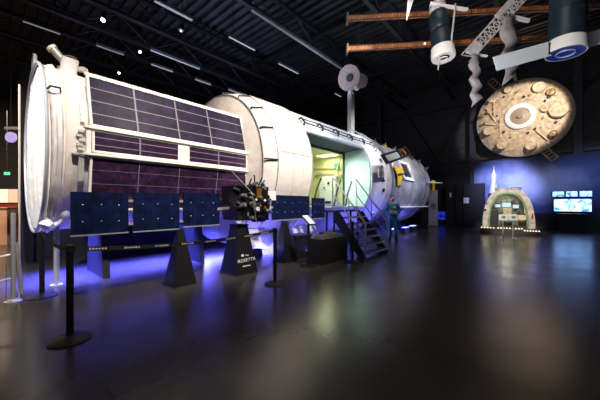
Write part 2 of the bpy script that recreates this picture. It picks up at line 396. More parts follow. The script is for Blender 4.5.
# main hull with doorway cut from -30 to 29 degrees (material stops there: wall thickness added)
A0, A1 = D(-31), D(31)
surf([(5.34, 2.13), (5.6, 2.13), (8.9, 2.13)], A1, 2*PI+A0, 100).build('main_hull', hull_white, mod, smooth=True, solid=.07)
surf([(8.9, 2.13), (9.4, 2.13), (9.95, 2.14), (10.0, 2.16), (10.12, 2.16), (10.14, 1.98)], 0, 2*PI, 110).build('main_hull_ring', hull_white, mod, smooth=True, solid=.05)
surf([(10.12, 2.0), (10.3, 1.93), (10.7, 1.90), (11.0, 1.97)], 0, 2*PI, 110).build('neck', mat('neck_hull', (.50, .46, .44), .6, .1, 4, .25, .3, 8), mod, smooth=True)
surf([(11.0, 1.97), (11.02, 2.07), (11.3, 2.08), (15.2, 2.06), (16.2, 2.0), (16.7, 1.88), (17.0, 1.6), (17.1, 1.2), (17.12, .02)], 0, 2*PI, 110).build('forward_hull', silver_hull, mod, smooth=True)
s_ = MB()
for tt in (11.15, 13.2, 15.2): s_.tube(ringpts(tt, 2.075)[:-1], .018, 6, True)
s_.build('forward_hoop', grey_metal, mod, smooth=True)
# interior
QP = .95; ZH = 1.10
I = MB(); I.box((7.2, 0, AX-1.17), (3.62, 3.5, .08)); I.build('interior_floor', mat('interior_floor', (.40, .46, .36), .5), mod)
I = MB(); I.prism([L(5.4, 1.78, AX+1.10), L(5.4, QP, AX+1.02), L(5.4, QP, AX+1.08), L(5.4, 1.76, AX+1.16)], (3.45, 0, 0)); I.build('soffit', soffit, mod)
I = MB(); I.box((7.4, (1.45-QP)/2, AX+1.06), (4.4, 1.45+QP, .05)); I.build('interior_ceiling', yellowgreen, mod)
I = MB(); I.box((7.4, 1.45, AX), (4.4, .05, 2.2)); I.build('interior_back_wall', yellowgreen, mod)
I = MB(); I.prism([L(8.84, QP, AX-1.13), L(8.84, 1.80, AX-1.13), L(8.84, 2.0, AX-.7), L(8.84, 2.08, AX-.2), L(8.84, 2.08, AX+.2), L(8.84, 2.0, AX+.6), L(8.84, 1.80, AX+1.08), L(8.84, QP, AX+1.02)], (.05, 0, 0)); I.build('end_wall', mint, mod, label='mint green end wall')
I = MB(); I.prism([L(5.44, -1.4, AX-1.13), L(5.44, 1.80, AX-1.13), L(5.44, 2.02, AX), L(5.44, 1.8, AX+1.05), L(5.44, -1.4, AX+1.05)], (-.04, 0, 0)); I.build('side_wall', mint, mod)
I = MB(); I.box((9.45, .25, AX), (.05, 2.4, 2.2)); I.build('bay_wall', yellowgreen, mod, label='yellow green bay wall')
I = MB(); I.box((8.82, -QP, AX), (.07, .07, 2.2)).box((7.2, -QP, AX+1.0), (3.5, .07, .10)); I.each('door_frame', greenpaint, mod)
I = MB(); I.box((9.30, .15, AX-.42), (.14, .85, 1.25)); I.build('white_cabinet', white_paint, mod, bevel=.02)
I = MB(); I.box((9.21, .07, AX-.10), (.02, .10, .10)).box((9.21, .30, AX-.28), (.02, .07, .07)).box((9.21, .10, AX-.92), (.02, .3, .12)); I.each('cabinet_marks', dark_metal, mod)
I = MB(); I.box((9.36, -.25, AX+.62), (.10, .20, .26)); I.build('green_sign', mat('green_box', (.01, .22, .20), .4), mod, bevel=.01, label='small dark green box')
I = MB(); I.tube([L(9.36, -.9, AX+.30), L(9.3, -.5, AX+.38), L(9.3, .2, AX+.28), L(9.34, .5, AX+.20)], .05, 8).tube([L(9.38, -1.0, AX+.62), L(9.36, .4, AX+.52)], .025, 8).tube([L(9.25, .45, AX+.1), L(9.25, .35, AX+.45), L(9.25, .5, AX+.9)], .03, 8); I.each('pipework', mat('tan_pipe', (.55, .47, .26), .5), mod, smooth=True)
I = MB(); I.box((8.9, -.1, AX+1.02), (.5, .8, .03)).box((6.9, .3, AX+1.02), (.6, .6, .03)); I.each('interior_lamp', interior_lamp, mod)
# doorway rim, curved
I = MB(); I.tube([L(8.9, 2.12*math.cos(a), AX+2.12*math.sin(a)) for a in [A0+(A1-A0)*k/16 for k in range(17)]], .03, 8)
I.tube([L(5.4, 2.12*math.cos(A0), AX+2.12*math.sin(A0)), L(8.9, 2.12*math.cos(A0), AX+2.12*math.sin(A0))], .03, 8); I.build('doorway_rim', frame_white, mod, smooth=True)
# long rail above the doorway
def P_(t, a, r): return L(t, r*math.cos(D(a)), AX+r*math.sin(D(a)))
I = MB()
for a in (38, 43): I.tube([P_(5.5, a, 2.2), P_(9.9, a, 2.2)], .018, 8)
for k in range(6): I.tube([P_(5.5+k*.88, 36.5, 2.14), P_(5.5+k*.88, 38, 2.22), P_(5.5+k*.88, 43, 2.22), P_(5.5+k*.88, 44.5, 2.14)], .03, 8)
I.build('long_handrail', dark_metal, mod, smooth=True)
for t_, a0_, a1_ in ((9.3, 44, 66), (9.75, 30, 62), (10.3, 36, 64), (10.75, 40, 70)):
    I = MB(); rr = [2.14]+[2.26]*9+[2.14]; I.tube([P_(t_, a0_+(a1_-a0_)*k/10, rr[k] if t_ < 10 else rr[k]-.08) for k in range(11)], .022, 8); I.build('curved_handrail', light_metal, mod, smooth=True)
# side structure of main hull: hatch patches and ports
for t_, a, r in ((9.85, 20, .10), (9.9, -12, .09), (9.8, -2, .06), (9.82, -40, .12)):
    I = MB(); n = P_(0, a, 1)-P_(0, a, 0); c = P_(t_, a, 2.10); I.cone(c, c+n*.09, r, r*.8, 14); I.build('port', grey_metal if r > .09 else black, mod, smooth=True)
# framed sensor box on the neck
def boxframe(name, px0, px1, tt0, tt1, a, m): pass
n = (P_(0, 33, 1)-P_(0, 33, 0)); up = P_(0, 123, 1)-P_(0, 123, 0)
I = MB(); c0 = wl(at(385, 159, 9.95)); c1 = wl(at(407, 151.5, 10.7))
for dz in (-.17, .17): I.slab(c0+up*dz, c1+up*dz, .10, .07)
for f in (0, .62, 1.0): p = c0.lerp(c1, f); I.slab(p-up*.2, p+up*.2, .12, .07, up=(1, 0, 0))
for f in (.75,): p = c0.lerp(c1, f); I.cone(p, p-n*.5, .03, n=8)
sb = I.build('sensor_frame', dark_metal, mod)
I = MB(); I.hexa([c0.lerp(c1, .04)-up*.17-n*.03, c0.lerp(c1, .58)-up*.17-n*.03, c0.lerp(c1, .58)-up*.17+n*.02, c0.lerp(c1, .04)-up*.17+n*.02, c0.lerp(c1, .04)+up*.17-n*.03, c0.lerp(c1, .58)+up*.17-n*.03, c0.lerp(c1, .58)+up*.17+n*.02, c0.lerp(c1, .04)+up*.17+n*.02]); I.build('sensor_glass', mat('grey_glass', (.40, .46, .42), .15), sb)
p = c0.lerp(c1, .82); I = MB().cone(p-n*.05, p+n*.06, .15, .12, 14); I.build('sensor_lens', mat('amber', (.45, .16, .02), .3, .2), sb, smooth=True)
# window frame on forward hull
I = MB(); R_ = 2.09
def FP(t, a, r=R_): return P_(t, a, r)
for k in range(4):
    q4 = [(12.1, 5), (13.3, 5), (13.0, 27), (12.0, 27)]; a, c = q4[k], q4[(k+1) % 4]; I.slab(FP(*a), FP(*c), .18, .05, up=n)
I.build('window_surround', white_paint, mod)
I = MB(); I.hexa([FP(12.3, 8, 2.02), FP(13.0, 8, 2.02), FP(12.8, 24, 2.02), FP(12.2, 24, 2.02), FP(12.3, 8, 2.10), FP(13.0, 8, 2.10), FP(12.8, 24, 2.10), FP(12.2, 24, 2.10)]); I.build('window_pane', black, mod)
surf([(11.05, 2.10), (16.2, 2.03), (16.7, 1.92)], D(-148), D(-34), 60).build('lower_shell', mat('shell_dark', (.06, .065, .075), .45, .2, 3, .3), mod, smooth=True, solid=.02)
# yellow covers
for t0_, t1_, a0_, a1_ in ((11.0, 12.0, -6, 17), (16.05, 16.6, -8, 9)):
    I = MB(); w_ = t1_-t0_
    I.grid(lambda u, v: P_(t0_+w_*(u*(1-.5*v)+.2*v), a1_+(a0_-a1_)*v, 2.12+.05*math.sin(u*9+v*3)), 10, 10); I.build('yellow_cover', yellow, mod, smooth=True, solid=-.02)
I = MB(); I.cone(P_(11.3, 8, 2.1), P_(12.0, 9, 2.35), .035, n=8); I.build('dark_probe', black, mod)
I = MB(); I.cone(P_(15.2, 5, 2.1), P_(16.9, 5, 2.42), .05, .035, 10).ball(P_(16.9, 5, 2.42), .06); I.build('white_boom', white_paint, mod, smooth=True)
I = MB(); I.tube([P_(11.1, -32, 2.14), P_(16.4, -32, 2.14)], .04, 8); I.build('lower_handrail', white_paint, mod, smooth=True)
for t_, a, s2 in ((12.4, 62, .16), (13.1, 56, .12), (13.9, 50, .2), (14.6, 44, .14), (15.4, 40, .12), (11.6, 66, .14), (15.9, 28, .1)):
    I = MB(); nn = P_(0, a, 1)-P_(0, a, 0); c = P_(t_, a, 2.05); I.cone(c, c+nn*.12, s2, s2*.7, 10).cone(c+nn*.1, c+nn*.22, .03, n=6); I.build('thruster_fitting', brass if s2 > .13 else grey_metal, mod)
# dish antenna
bs = P_(9.1, 63, 2.1); dish_c = at(349, 78, 11.9)
view = (wl(Vector((-7.0, 1.5, 3.0)))-wl(dish_c)).normalized(); md_ = wl(at(351, 94, 12.4)); mb_ = wl(at(351, 131, 12.4)); dc = wl(dish_c)
I = MB(); I.hexa([mb_+Vector(k) for k in ((-.14,-.1,-.2),(.14,-.1,-.2),(.14,.1,-.2),(-.14,.1,-.2))]+[md_+Vector(k) for k in ((-.14,-.1,0),(.14,-.1,0),(.14,.1,0),(-.14,.1,0))]); I2 = MB(); I2.cone(dc-view*.15+wlv(.10, -.06), dc-view*.75+wlv(.22, -.10), .36, .28, 16); I2.build('receiver_drum', mat('drum_grey', (.30, .29, .28), .5), mod, smooth=True)
mast = I.build('antenna_mast', mat('mast_grey', (.42, .41, .40), .5, 0, 5, .15), mod, bevel=.01)
I = MB(); I.cone(md_, md_+Vector((0, 0, .22)), .15, .08, 12).ball(wl(at(357, 88, 11.7)), .11).cone(md_+Vector((0, 0, .2)), dc-view*.45, .07, n=8); I.build('antenna_joint', white_paint, mast, smooth=True)
I = MB(); I.lathe([(-.55, .02), (-.50, .30), (-.15, .36), (0, .52), (.03, .52), (.0, .46), (-.06, .3), (-.08, .13)], dc, view, 32); dish = I.build('antenna_dish', mat('dish_tan', (.30, .23, .17), .6, 0, 9, .15), mod, smooth=True)
I = MB(); I.cone(dc-view*.12, dc-view*.02, .15, .15, 20); I.build('dish_hub', black, dish); 
# tubes on top of the end
I = MB(); a = wl(at(66.5, 80, 5.08)); c = wl(at(70.5, 58.5, 5.0)); I.cone(a-Vector((0, 0, .12)), c, .125, .125, 20); 
v1 = I.build('vent_stub', fabric2, mod, smooth=True)
I = MB(); I.cone(c, c+Vector((0, 0, .01)), .10, .10, 20); I.build('stub_opening', mat('stub_inside', (.18, .14, .11), .7), v1); a = wl(at(68, 66, 5.0)); c = wl(at(53, 49.5, 4.9))
I = MB(); I.cone(a, c, .06, .07, 16); I.build('periscope_tube', mat('periscope_grey', (.35, .33, .31), .4, .3), v1, smooth=True)
I = MB(); I.cone(c, c+(c-a).normalized()*.04, .082, .082, 16); I.build('periscope_cap', mat('periscope_cap', (.75, .75, .6), .3), v1, smooth=True)
# handles and hoop at the end
I = MB(); I.tube([L(0, .15, AX+1.48), L(.0, .12, AX+1.66), L(0, .03, AX+1.70), L(0, -.06, AX+1.66), L(0, -.1, AX+1.48)], .03, 8); I.build('lifting_hoop', light_metal, mod, smooth=True)
I = MB()
for a in (30,): I.tube([P_(.02, a, 1.50), P_(.05, a-1, 1.60), P_(.16, a-1, 1.60), P_(.18, a, 1.50)], .016, 6)
I.build('grab_handle', dark_metal, mod, smooth=True)
# ---- folded solar array: three facets
arr = MB(); f1 = (L(0, 1.60, AX+.24), L(0, 1.02, AX+1.25)); 
def facet(name, qa, za, qb, zb, t0, t1, cols, rows, m, blank=None, line=.012):
    """panel whose lower edge is (qa,za) and upper edge (qb,zb)"""
    base = L(t0, qa, AX+za); upv = L(0, qb-qa, zb-za); Lh = upv.length; upv.normalize(); xv = Vector((1, 0, 0)); nn = xv.cross(upv); 
    if nn.y > 0: nn = -nn
    ln = t1-t0; fr = MB()
    def rect(x0, x1, y0, y1, d0, d1, mb):
        P = [base+xv*a+upv*b_+nn*d for d in (d0, d1) for a, b_ in ((x0, y0), (x1, y0), (x1, y1), (x0, y1))]
        mb.hexa(P)
    rect(0, ln, 0, Lh, -.06, 0, fr)
    w = .035
    rect(0, w, 0, Lh, 0, .02, fr); rect(ln-w, ln, 0, Lh, 0, .02, fr); rect(0, ln, 0, w, 0, .02, fr); rect(0, ln, Lh-w, Lh, 0, .02, fr)
    if blank: rect(blank[0]-t0, blank[1]-t0, 0, Lh, 0, .018, fr)
    o = fr.build('array_frame', frame_white, mod)
    cm_ = MB()
    if blank: rect(w, blank[0]-t0, w, Lh-w, 0, .008, cm_); rect(blank[1]-t0, ln-w, w, Lh-w, 0, .008, cm_)
    else: rect(w, ln-w, w, Lh-w, 0, .008, cm_)
    cm_.build('solar_cells', m, o)
    ln_ = MB()
    for c_ in cols: rect(c_-t0-line, c_-t0+line, w, Lh-w, .006, .016, ln_)
    for r_ in range(1, rows): rect(w, ln-w, Lh*r_/rows-line*.6, Lh*r_/rows+line*.6, .006, .013, ln_)
    ln_.build('cell_divider', mat('divider_'+name, (.20, .17, .21), .5), o)
    return o
facet('upper', 1.55, .24, 1.28, 1.14, .5, 3.60, (1.20, 1.95, 2.66), 4, cells)
facet('middle', 1.56, -.17, 1.56, .20, .52, 3.58, (1.22, 2.80), 3, cells2, blank=(1.90, 2.13))
facet('lower', 1.38, -1.10, 1.54, -.22, .5, 3.58, (1.22, 1.95, 2.8), 4, cells2, line=.005)
I = MB()
I.slab(L(.42, 1.56, AX+.22), L(3.62, 1.56, AX+.22), .10, .045).slab(L(.42, 1.56, AX-.20), L(3.62, 1.56, AX-.20), .10, .04).slab(L(.48, 1.53, AX-.2), L(.48, 1.53, AX+.24), .1, .06, up=(1, 0, 0))
I.slab(L(.48, 1.27, AX+1.16), L(3.62, 1.27, AX+1.16), .05, .035); I.build('array_rail', frame_white, mod)
I = MB(); I.slab(L(.42, 1.47, AX+.30), L(.42, 1.42, AX+.60), .06, .05, up=(1, 0, 0)).slab(L(.40, 1.50, AX-.25), L(.40, 1.42, AX-.62), .06, .07, up=(1, 0, 0)); 
for k in range(5): I.box((.40+random.uniform(-.03, .03), -1.49, AX-.13+k*.07), (.08, .05, .04))
I.box((.38, -1.52, AX-.21), (.2, .10, .02)); I.each('array_hinge', mat('hinge_grey', (.62, .62, .58), .4, .3), mod)
I = MB(); I.slab(L(.30, .35, AX+1.46), L(.62, .7, AX+1.44), .10, .06); I.build('array_bracket', mat('bracket_tan', (.5, .46, .42), .5), mod)
# steering antenna below the end
I = MB(); c = wl(at(64.5, 211, 4.75)); I.ball(c, .16, 16, (.55, .9, 1.0)); I.tube([c, wl(at(60, 221, 4.7)), wl(at(52, 227, 4.6))], .035, 8)
I.build('steering_antenna', white_paint, mod, smooth=True)
a = wl(at(44, 223, 4.55)); c2 = wl(at(52, 226, 4.55)); I = MB().cone(a, c2, .10, .06, 4); I.build('antenna_feed', white_paint, mod)
I = MB(); I.cone(L(.24, .5, 0), L(.24, .5, 1.05), .04, n=10).cone(L(.24, .5, 0), L(.24, .5, .02), .09, n=12); I.build('support_post', light_metal, mod, smooth=True)
# support cradles under the module
for tt, R in ((.9, 1.45), (2.9, 1.45), (4.6, 2.15), (9.8, 2.14), (12.0, 2.05), (15.6, 2.04)):
    I = MB(); w = R*.32; zb = AX-math.sqrt(R*R-w*w)
    I.prism([L(tt, -w-.15, 0), L(tt, w+.15, 0), L(tt, w, zb+.02), L(tt, w*.6, AX-math.sqrt(R*R-(w*.6)**2)-.005), L(tt, 0, AX-R-.005), L(tt, -w*.6, AX-math.sqrt(R*R-(w*.6)**2)-.005), L(tt, -w, zb+.02)] , (.12, 0, 0))
    I.build('cradle', black, mod)
# lower skirt of crumpled blanket by the probe
I = MB(); I.grid(lambda u, v: L(3.45+2.9*u, 1.25+.42*v+.05*math.sin(u*23+v*5), 1.0-.68*v+.06*math.sin(u*17)*math.cos(v*7)), 50, 16); I.build('loose_blanket', fabric2, mod, smooth=True, solid=.01)
# equipment under the forward hull
for t_, q_, w_ in ((12.2, 1.5, .7), (13.5, 1.6, .6), (14.8, 1.5, .8)):
    e_ = hall('floor_spotlight', {12.2: 'blue lit floor lamp box under the silver hull, beside the person', 13.5: 'blue lit floor lamp box under the middle of the silver hull', 14.8: 'blue lit floor lamp box under the far end of the silver hull'}[t_], 'floor lamp', t_, q_)
    MB().box((0, 0, .12), (w_, .25, .24)).build('lamp_body', dark_metal, e_, bevel=.02)
    MB().box((0, 0, .255), (w_*.8, .18, .03)).build('lamp_lens', mat('blue_lens', (.1, .1, .5), .3, emit=(.25, .3, 1), estr=3), e_)
# ---------------------------------------------------------------- space probe model with wings
pr = hall('space_probe_model', 'black space probe model with dark blue solar wings on three black pedestals', 'space probe', 3.2, 2.06)
def pl(t, q, z): return Vector((t-3.2, -(q-2.06), z))
for nm, t0_, t1_, z0_, z1_ in (('a', .17, .88, 1.0, 1.6), ('b', .95, 1.69, 1.0, 1.615), ('c', 1.76, 2.50, 1.03, 1.64), ('d', 3.93, 5.32, 1.05, 1.645), ('e', 5.45, 6.02, 1.03, 1.60)):
    I = MB(); I.box(pl((t0_+t1_)/2, 2.06, (z0_+z1_)/2), (t1_-t0_, .03, z1_-z0_)); w_ = I.build('solar_panel', wing_cells, pr)
    I = MB(); nc = 3 if nm != 'd' else 5
    for k in range(nc):
        for zz in (.3, .7): I.ball(pl(t0_+(t1_-t0_)*(k+.6)/(nc+.2), 2.08, z0_+(z1_-z0_)*zz+.02*math.sin(k*3)), .009 if nm in 'abc' else .009, 8)
    I.each('fastener', mat('fastener_white', (.75, .75, .8), .4) if nm in 'abc' else pale_grey, w_)
    I = MB(); I.box(pl((t0_+t1_)/2, 2.06, z0_-.012), (t1_-t0_, .036, .02)); I.build('panel_edge', light_metal, w_)
I = MB()
for t_ in (.915, 1.725, 5.385):
    for zz in (1.12, 1.48): I.box(pl(t_, 2.05, zz), (.09, .03, .04))
I.slab(pl(2.45, 2.06, 1.33), pl(2.85, 2.06, 1.36), .04, .05).slab(pl(3.5, 2.06, 1.36), pl(3.95, 2.06, 1.35), .04, .05); I.each('panel_hinge', light_metal, pr)
I = MB(); I.box(pl(3.2, 2.0, 1.5), (.80, .62, .62)).box(pl(2.98, 2.1, 1.25), (.5, .5, .3)).box(pl(3.45, 2.05, 1.2), (.42, .4, .26))
for k in range(70):
    I.box(pl(random.uniform(2.72, 3.66), random.uniform(2.22, 2.40), random.uniform(1.08, 1.86)), (random.uniform(.04, .14), random.uniform(.03, .1), random.uniform(.03, .12)), Euler((random.uniform(-.5, .5), random.uniform(-.5, .5), random.uniform(-.5, .5))).to_matrix())
body = I.build('probe_body', probe_dark, pr, bevel=.004)
I = MB()
for k in range(16):
    c = pl(random.uniform(2.8, 3.6), 2.36, random.uniform(1.12, 1.8)); I.cone(c, c+Vector((random.uniform(-.05, .05), -.10, random.uniform(-.05, .05))), random.uniform(.02, .05), n=10)
I.each('instrument', grey_metal, body, smooth=True)
I = MB(); I.box(pl(3.22, 2.42, 1.66), (.12, .04, .20)).box(pl(3.05, 2.41, 1.55), (.07, .03, .05)).box(pl(3.4, 2.41, 1.36), (.06, .03, .06)); I.each('gold_foil_patch', probe_gold, body)
I = MB(); I.box(pl(3.70, 2.3, 1.62), (.24, .03, .21)); I.build('white_plate', frame_white, body)
I = MB(); I.box(pl(3.18, 2.44, 1.33), (.07, .03, .08)); I.build('small_white_tile', white_paint, body)
I = MB(); I.box(pl(3.58, 2.38, 1.32), (.03, .03, .22)); I.build('white_rod', white_paint, body)
for t_, dt, h in ((3.02, -.03, 2.02), (3.12, .05, 1.98), (3.3, -.06, 2.05), (3.38, .08, 2.02), (3.44, .1, 1.96)):
    I = MB(); I.cone(pl(t_, 2.2, 1.8), pl(t_+dt, 2.25, h), .018, .014, 8); I.build('antenna_rod', probe_dark, pr)
I = MB(); I.cone(pl(2.58, 2.35, 2.08), pl(3.05, 2.5, 1.60), .008, n=6).cone(pl(3.0, 2.48, 1.62), pl(3.1, 2.5, 1.0), .006, n=6); I.each('whip_boom', light_metal, pr)
I = MB(); I.lathe([(-.10, .03), (-.08, .13), (-.02, .20), (.02, .22), (-.01, .18), (-.06, .08), (-.07, .01)], pl(2.76, 2.35, 1.56), (-.3, -1, .15), 24); I.build('dish', mat('dish_black', (.004, .005, .009), .8, spec=.1), pr, smooth=True)
# pedestals
def pedestal(t, q, w, h, top, label):
    p = hall('display_pedestal', label, 'pedestal', t, q)
    a = w/2; c = top/2
    MB().hexa([(-a,-a,0),(a,-a,0),(a,a,0),(-a,a,0),(-c,-c,h),(c,-c,h),(c,c,h),(-c,c,h)]).build('tapered_body', blacksat, p, bevel=.006)
    MB().box((0, 0, .01), (w+.02, w+.02, .02)).build('foot_plate', black, p)
    MB().box((0, 0, h+.012), (top*1.1, top*1.1, .03)).build('top_plate', dark_metal, p); return p
pedestal(1.72, 2.03, .42, .96, .10, 'black tapered pedestal under the left solar wing, without lettering')
p2 = pedestal(2.95, 2.10, .56, .98, .26, 'black tapered pedestal with small white lettering under the probe body')
pedestal(4.35, 2.06, .40, .98, .12, 'black tapered pedestal under the right solar wing, behind the thin post')
tilt = math.atan2(.15, .98)
for s_t, zz, sz in (('esa', .385, .06), ('ROSETTA', .28, .10), ('MODEL', .17, .05)):
    if s_t == 'MODEL': 
        I = MB()
        for k in range(5): I.box((-.09+k*.04, -.28+zz*.15/.98-.016, zz), (.028, .004, .022))
        I.build('small_print', white_sign, p2); continue
    text(s_t, 'lettering', white_sign, p2, (0 if s_t != 'esa' else .03, -.28+zz*.15/.98-.016, zz), (PI/2-tilt, 0, 0), sz)
I = MB(); I.cone((-.08, -.28+.385*.153-.004, .385), (-.08, -.28+.385*.153-.014, .385), .03, n=16); I.build('round_emblem', white_sign, p2)
# ---------------------------------------------------------------- belt posts
def post(px, py, label, h=1.0, r=.19):
    Y = F*EYE/(py-HY); X = (px-300)/F*Y
    p = thing('belt_post', label, 'belt post', (X, Y, 0))
    MB().lathe([(0, r), (.012, r), (.03, r*.8), (.05, .05), (.055, .04)], (0, 0, 0), (0, 0, 1), 36, cap=True).build('base', black, p, smooth=True)
    MB().cone((0, 0, .03), (0, 0, h-.05), .033, n=20).build('pole', blacksat, p, smooth=True)
    MB().cone((0, 0, h-.09), (0, 0, h), .042, n=20).build('belt_head', blacksat, p, smooth=True, bevel=.004)
    return Vector((X, Y, h-.045))
s1 = post(70, 340, 'black belt post nearest the camera, with a wide round base')
s2 = post(42, 296.5, 'black belt post behind the nearest one, beside the white end cap')
s3 = post(275, 284, 'black belt post in front of the black probe model')
s4 = post(352.5, 262, 'black belt post beside the dark box and the stairs')
s5 = post(437, 243, 'distant black belt post past the person in blue') if False else None
belt_m = mat('belt_black', (.015, .014, .014), .7); belt_txt = mat('belt_print', (.75, .72, .64), .7)
def belt(a, b, sag, label, text_on=True):
    d = b-a; d.z = 0; ln = d.length; ang = math.atan2(d.y, d.x)
    root = thing('belt', label, 'belt', a, ang)
    zf = lambda u: (b.z-a.z)*u-4*sag*u*(1-u)
    mb = MB(); N = 28; x0 = .045/ln; x1 = 1-x0
    for i_ in range(N):
        u0, u1 = x0+(x1-x0)*i_/N, x0+(x1-x0)*(i_+1)/N
        mb.hexa([(ln*u0, -.002, zf(u0)-.024), (ln*u1, -.002, zf(u1)-.024), (ln*u1, .002, zf(u1)-.024), (ln*u0, .002, zf(u0)-.024), (ln*u0, -.002, zf(u0)+.024), (ln*u1, -.002, zf(u1)+.024), (ln*u1, .002, zf(u1)+.024), (ln*u0, .002, zf(u0)+.024)])
    mb.build('webbing', belt_m, root)
    if text_on:
        k = 0; u = .06; tm = MB()
        while u < .95:
            for j in range(6):
                uu = u+j*.018/ln*1.6
                if uu > .95: break
                hh = random.uniform(.014, .024)
                for sd in (-1, 1): tm.box((ln*uu, sd*.003, zf(uu)), (.018, .002, hh))
            u += .34/ln
        tm.build('printed_text', belt_txt, root)
belt(s1, s3, .07, 'long printed black belt running in front of the probe model')
belt(s2, s1, .05, 'short black belt between the two posts at the left', False)
# label stand
def reader(px, py, label, h=.98):
    Y = F*EYE/(py-HY); X = (px-300)/F*Y; p = thing('label_stand', label, 'label stand', (X, Y, 0), HR)
    MB().lathe([(0, .19), (.015, .19), (.03, .05)], (0, 0, 0), (0, 0, 1), 28, cap=True).build('base', blacksat, p, smooth=True)
    MB().cone((0, 0, .02), (0, 0, h-.02), .03, n=14).build('pole', blacksat, p, smooth=True)
    R = Euler((D(38), 0, 0)).to_matrix()
    MB().box((0, 0, h+.08), (.24, .34, .02), R).build('backing', black, p)
    MB().box(Vector((0, 0, h+.08))+R @ Vector((0, 0, .014)), (.20, .30, .006), R).build('label_sheet', white_sign, p)
reader(308.5, 266, 'black stand with a tilted white label sheet beside the dark box')
# dark display box with grey rocky top
bx = hall('display_box', 'dark box with a grey rocky terrain model on top, right of the label stand', 'display box', 5.14, 2.84)
MB().box((0, 0, .30), (1.12, .42, .60)).build('plinth', box_grey, bx, bevel=.01)
I = MB(); I.grid(lambda u, v: Vector((-.54+1.08*u, -.19+.38*v, .60+(.13*math.sin(PI*u)**.7*math.sin(PI*v)**.7)*(1+.35*math.sin(u*13)*math.cos(v*9)))), 24, 16); I.build('terrain', comet, bx, smooth=True)
bx = hall('display_box', 'small plain black box behind the label stand, under the right solar wing', 'display box', 4.98, 1.97)
MB().box((0, 0, .29), (.6, .4, .58)).build('case_body', black, bx, bevel=.01); MB().box((0, 0, .6), (.66, .46, .04)).build('case_lid', dark_metal, bx, bevel=.005)
# ---------------------------------------------------------------- stairs
st = hall('metal_staircase', 'small metal staircase with grey handrails leading up to the module doorway', 'stairs', 6.75, 2.9)
T0, T1 = 6.07, 7.42
def sl(t, q, z): return Vector((t-6.75, -(q-2.9), z))
QT, QB = 2.38, 3.32; ZT = 1.22
for t_ in (T0, T1):
    I = MB(); I.prism([sl(t_, QT, ZT-.02), sl(t_, QT+.16, ZT-.02), sl(t_, QB+.06, 0.02), sl(t_, QB+.06, 0), sl(t_, QB-.16, 0), sl(t_, QT, ZT-.3)], (.04, 0, 0)); I.build('stringer', black, st)
for k in range(6):
    f = (k+.5)/6.2; q_ = QT+.06+(QB-QT)*f; zz = ZT*(1-(k+1)/6.6)
    I = MB(); I.box(sl((T0+T1)/2+.02, q_+.02, zz), (T1-T0-.06, .24, .03)); o = I.build('tread', mat('tread_%d' % k, (.10, .10, .11), .5, .5), st)
    I = MB(); I.box(sl((T0+T1)/2+.02, q_+.15, zz), (T1-T0-.06, .02, .045)); I.build('tread_nosing', light_metal, o)
I = MB(); I.box(sl((T0+T1)/2+.02, 2.22, ZT), (T1-T0+.1, .36, .05)); I.build('landing', dark_metal, st)
for t_ in (T0+.02, T1+.02):
    for q_ in (2.1, 2.36):
        I = MB(); I.cone(sl(t_, q_, 0), sl(t_, q_, ZT), .03, n=8); I.build('landing_leg', black, st)
for t_ in (T0+.02, T1+.02):
    I = MB(); I.tube([sl(t_, 2.32, ZT), sl(t_, 2.30, ZT+1.0), sl(t_, QB+.04, .92), sl(t_, QB+.04, .02)], .028, 10)
    I.tube([sl(t_, 2.32, ZT+.48), sl(t_, QB+.04, .52)], .018, 8).tube([sl(t_, 2.84, .62), sl(t_, 2.84, 1.56)], .016, 8)
    I.each('handrail', mat('rail_grey', (.55, .56, .58), .35, .5), st, smooth=True)
# black rails just inside the doorway
for t_ in (5.9, 7.0, 7.7):
    e_ = MB(); z0 = AX-1.13; e_.tube([L(t_, 1.72, z0), L(t_+.18, 1.72, z0+.55), L(t_+.42, 1.72, z0+.95)], .026, 8); e_.build('grab_bar', black, mod, smooth=True)
I = MB(); I.tube([L(5.55, 1.70, AX-.55), L(6.6, 1.70, AX-.55)], .012, 6).tube([L(5.55, 1.70, AX-.9), L(6.6, 1.70, AX-.9)], .012, 6); I.each('guard_wire', light_metal, mod)
# ---------------------------------------------------------------- person in blue overalls
def skinobj(name, pts, edges, radii, m, parent, root=0, sub=2):
    me = bpy.data.meshes.new(name); me.from_pydata([Vector(p) for p in pts], edges, []); me.materials.append(m)
    o = bpy.data.objects.new(name, me); C.objects.link(o); o.parent = parent
    md = o.modifiers.new('skin', 'SKIN'); md.use_smooth_shade = True
    for k, v in enumerate(me.skin_vertices[0].data):
        r = radii[k]; v.radius = (r, r) if not isinstance(r, tuple) else r; v.use_root = (k == root)
    if sub: s2_ = o.modifiers.new('sub', 'SUBSURF'); s2_.levels = sub; s2_.render_levels = sub
    return o
YP = F*EYE/(242.5-HY); XP = (393-300)/F*YP
ps = thing('person', 'person in teal blue overalls standing beside the stairs with folded arms', 'person', (XP, YP, 0), 0)
ps.rotation_euler.z = math.atan2(-XP, YP)*0.9    # faces the visitor (-y)
pts = [(0,0,.96),(0,0,1.12),(0,.0,1.30),(0,.01,1.42),(0,.0,1.50),(0,-.005,1.56),(0,-.01,1.64),(0,0,1.70),
 (.09,0,.90),(.10,-.01,.50),(.10,.01,.10),(.11,-.06,.05),(.11,-.15,.035),
 (-.09,0,.90),(-.11,-.01,.50),(-.12,.01,.10),(-.13,-.06,.05),(-.13,-.15,.035),
 (.17,.0,1.40),(.24,-.01,1.14),(.10,-.17,1.13),(-.02,-.19,1.16),
 (-.17,.0,1.40),(-.24,-.01,1.14),(-.10,-.15,1.10),(.02,-.17,1.10)]
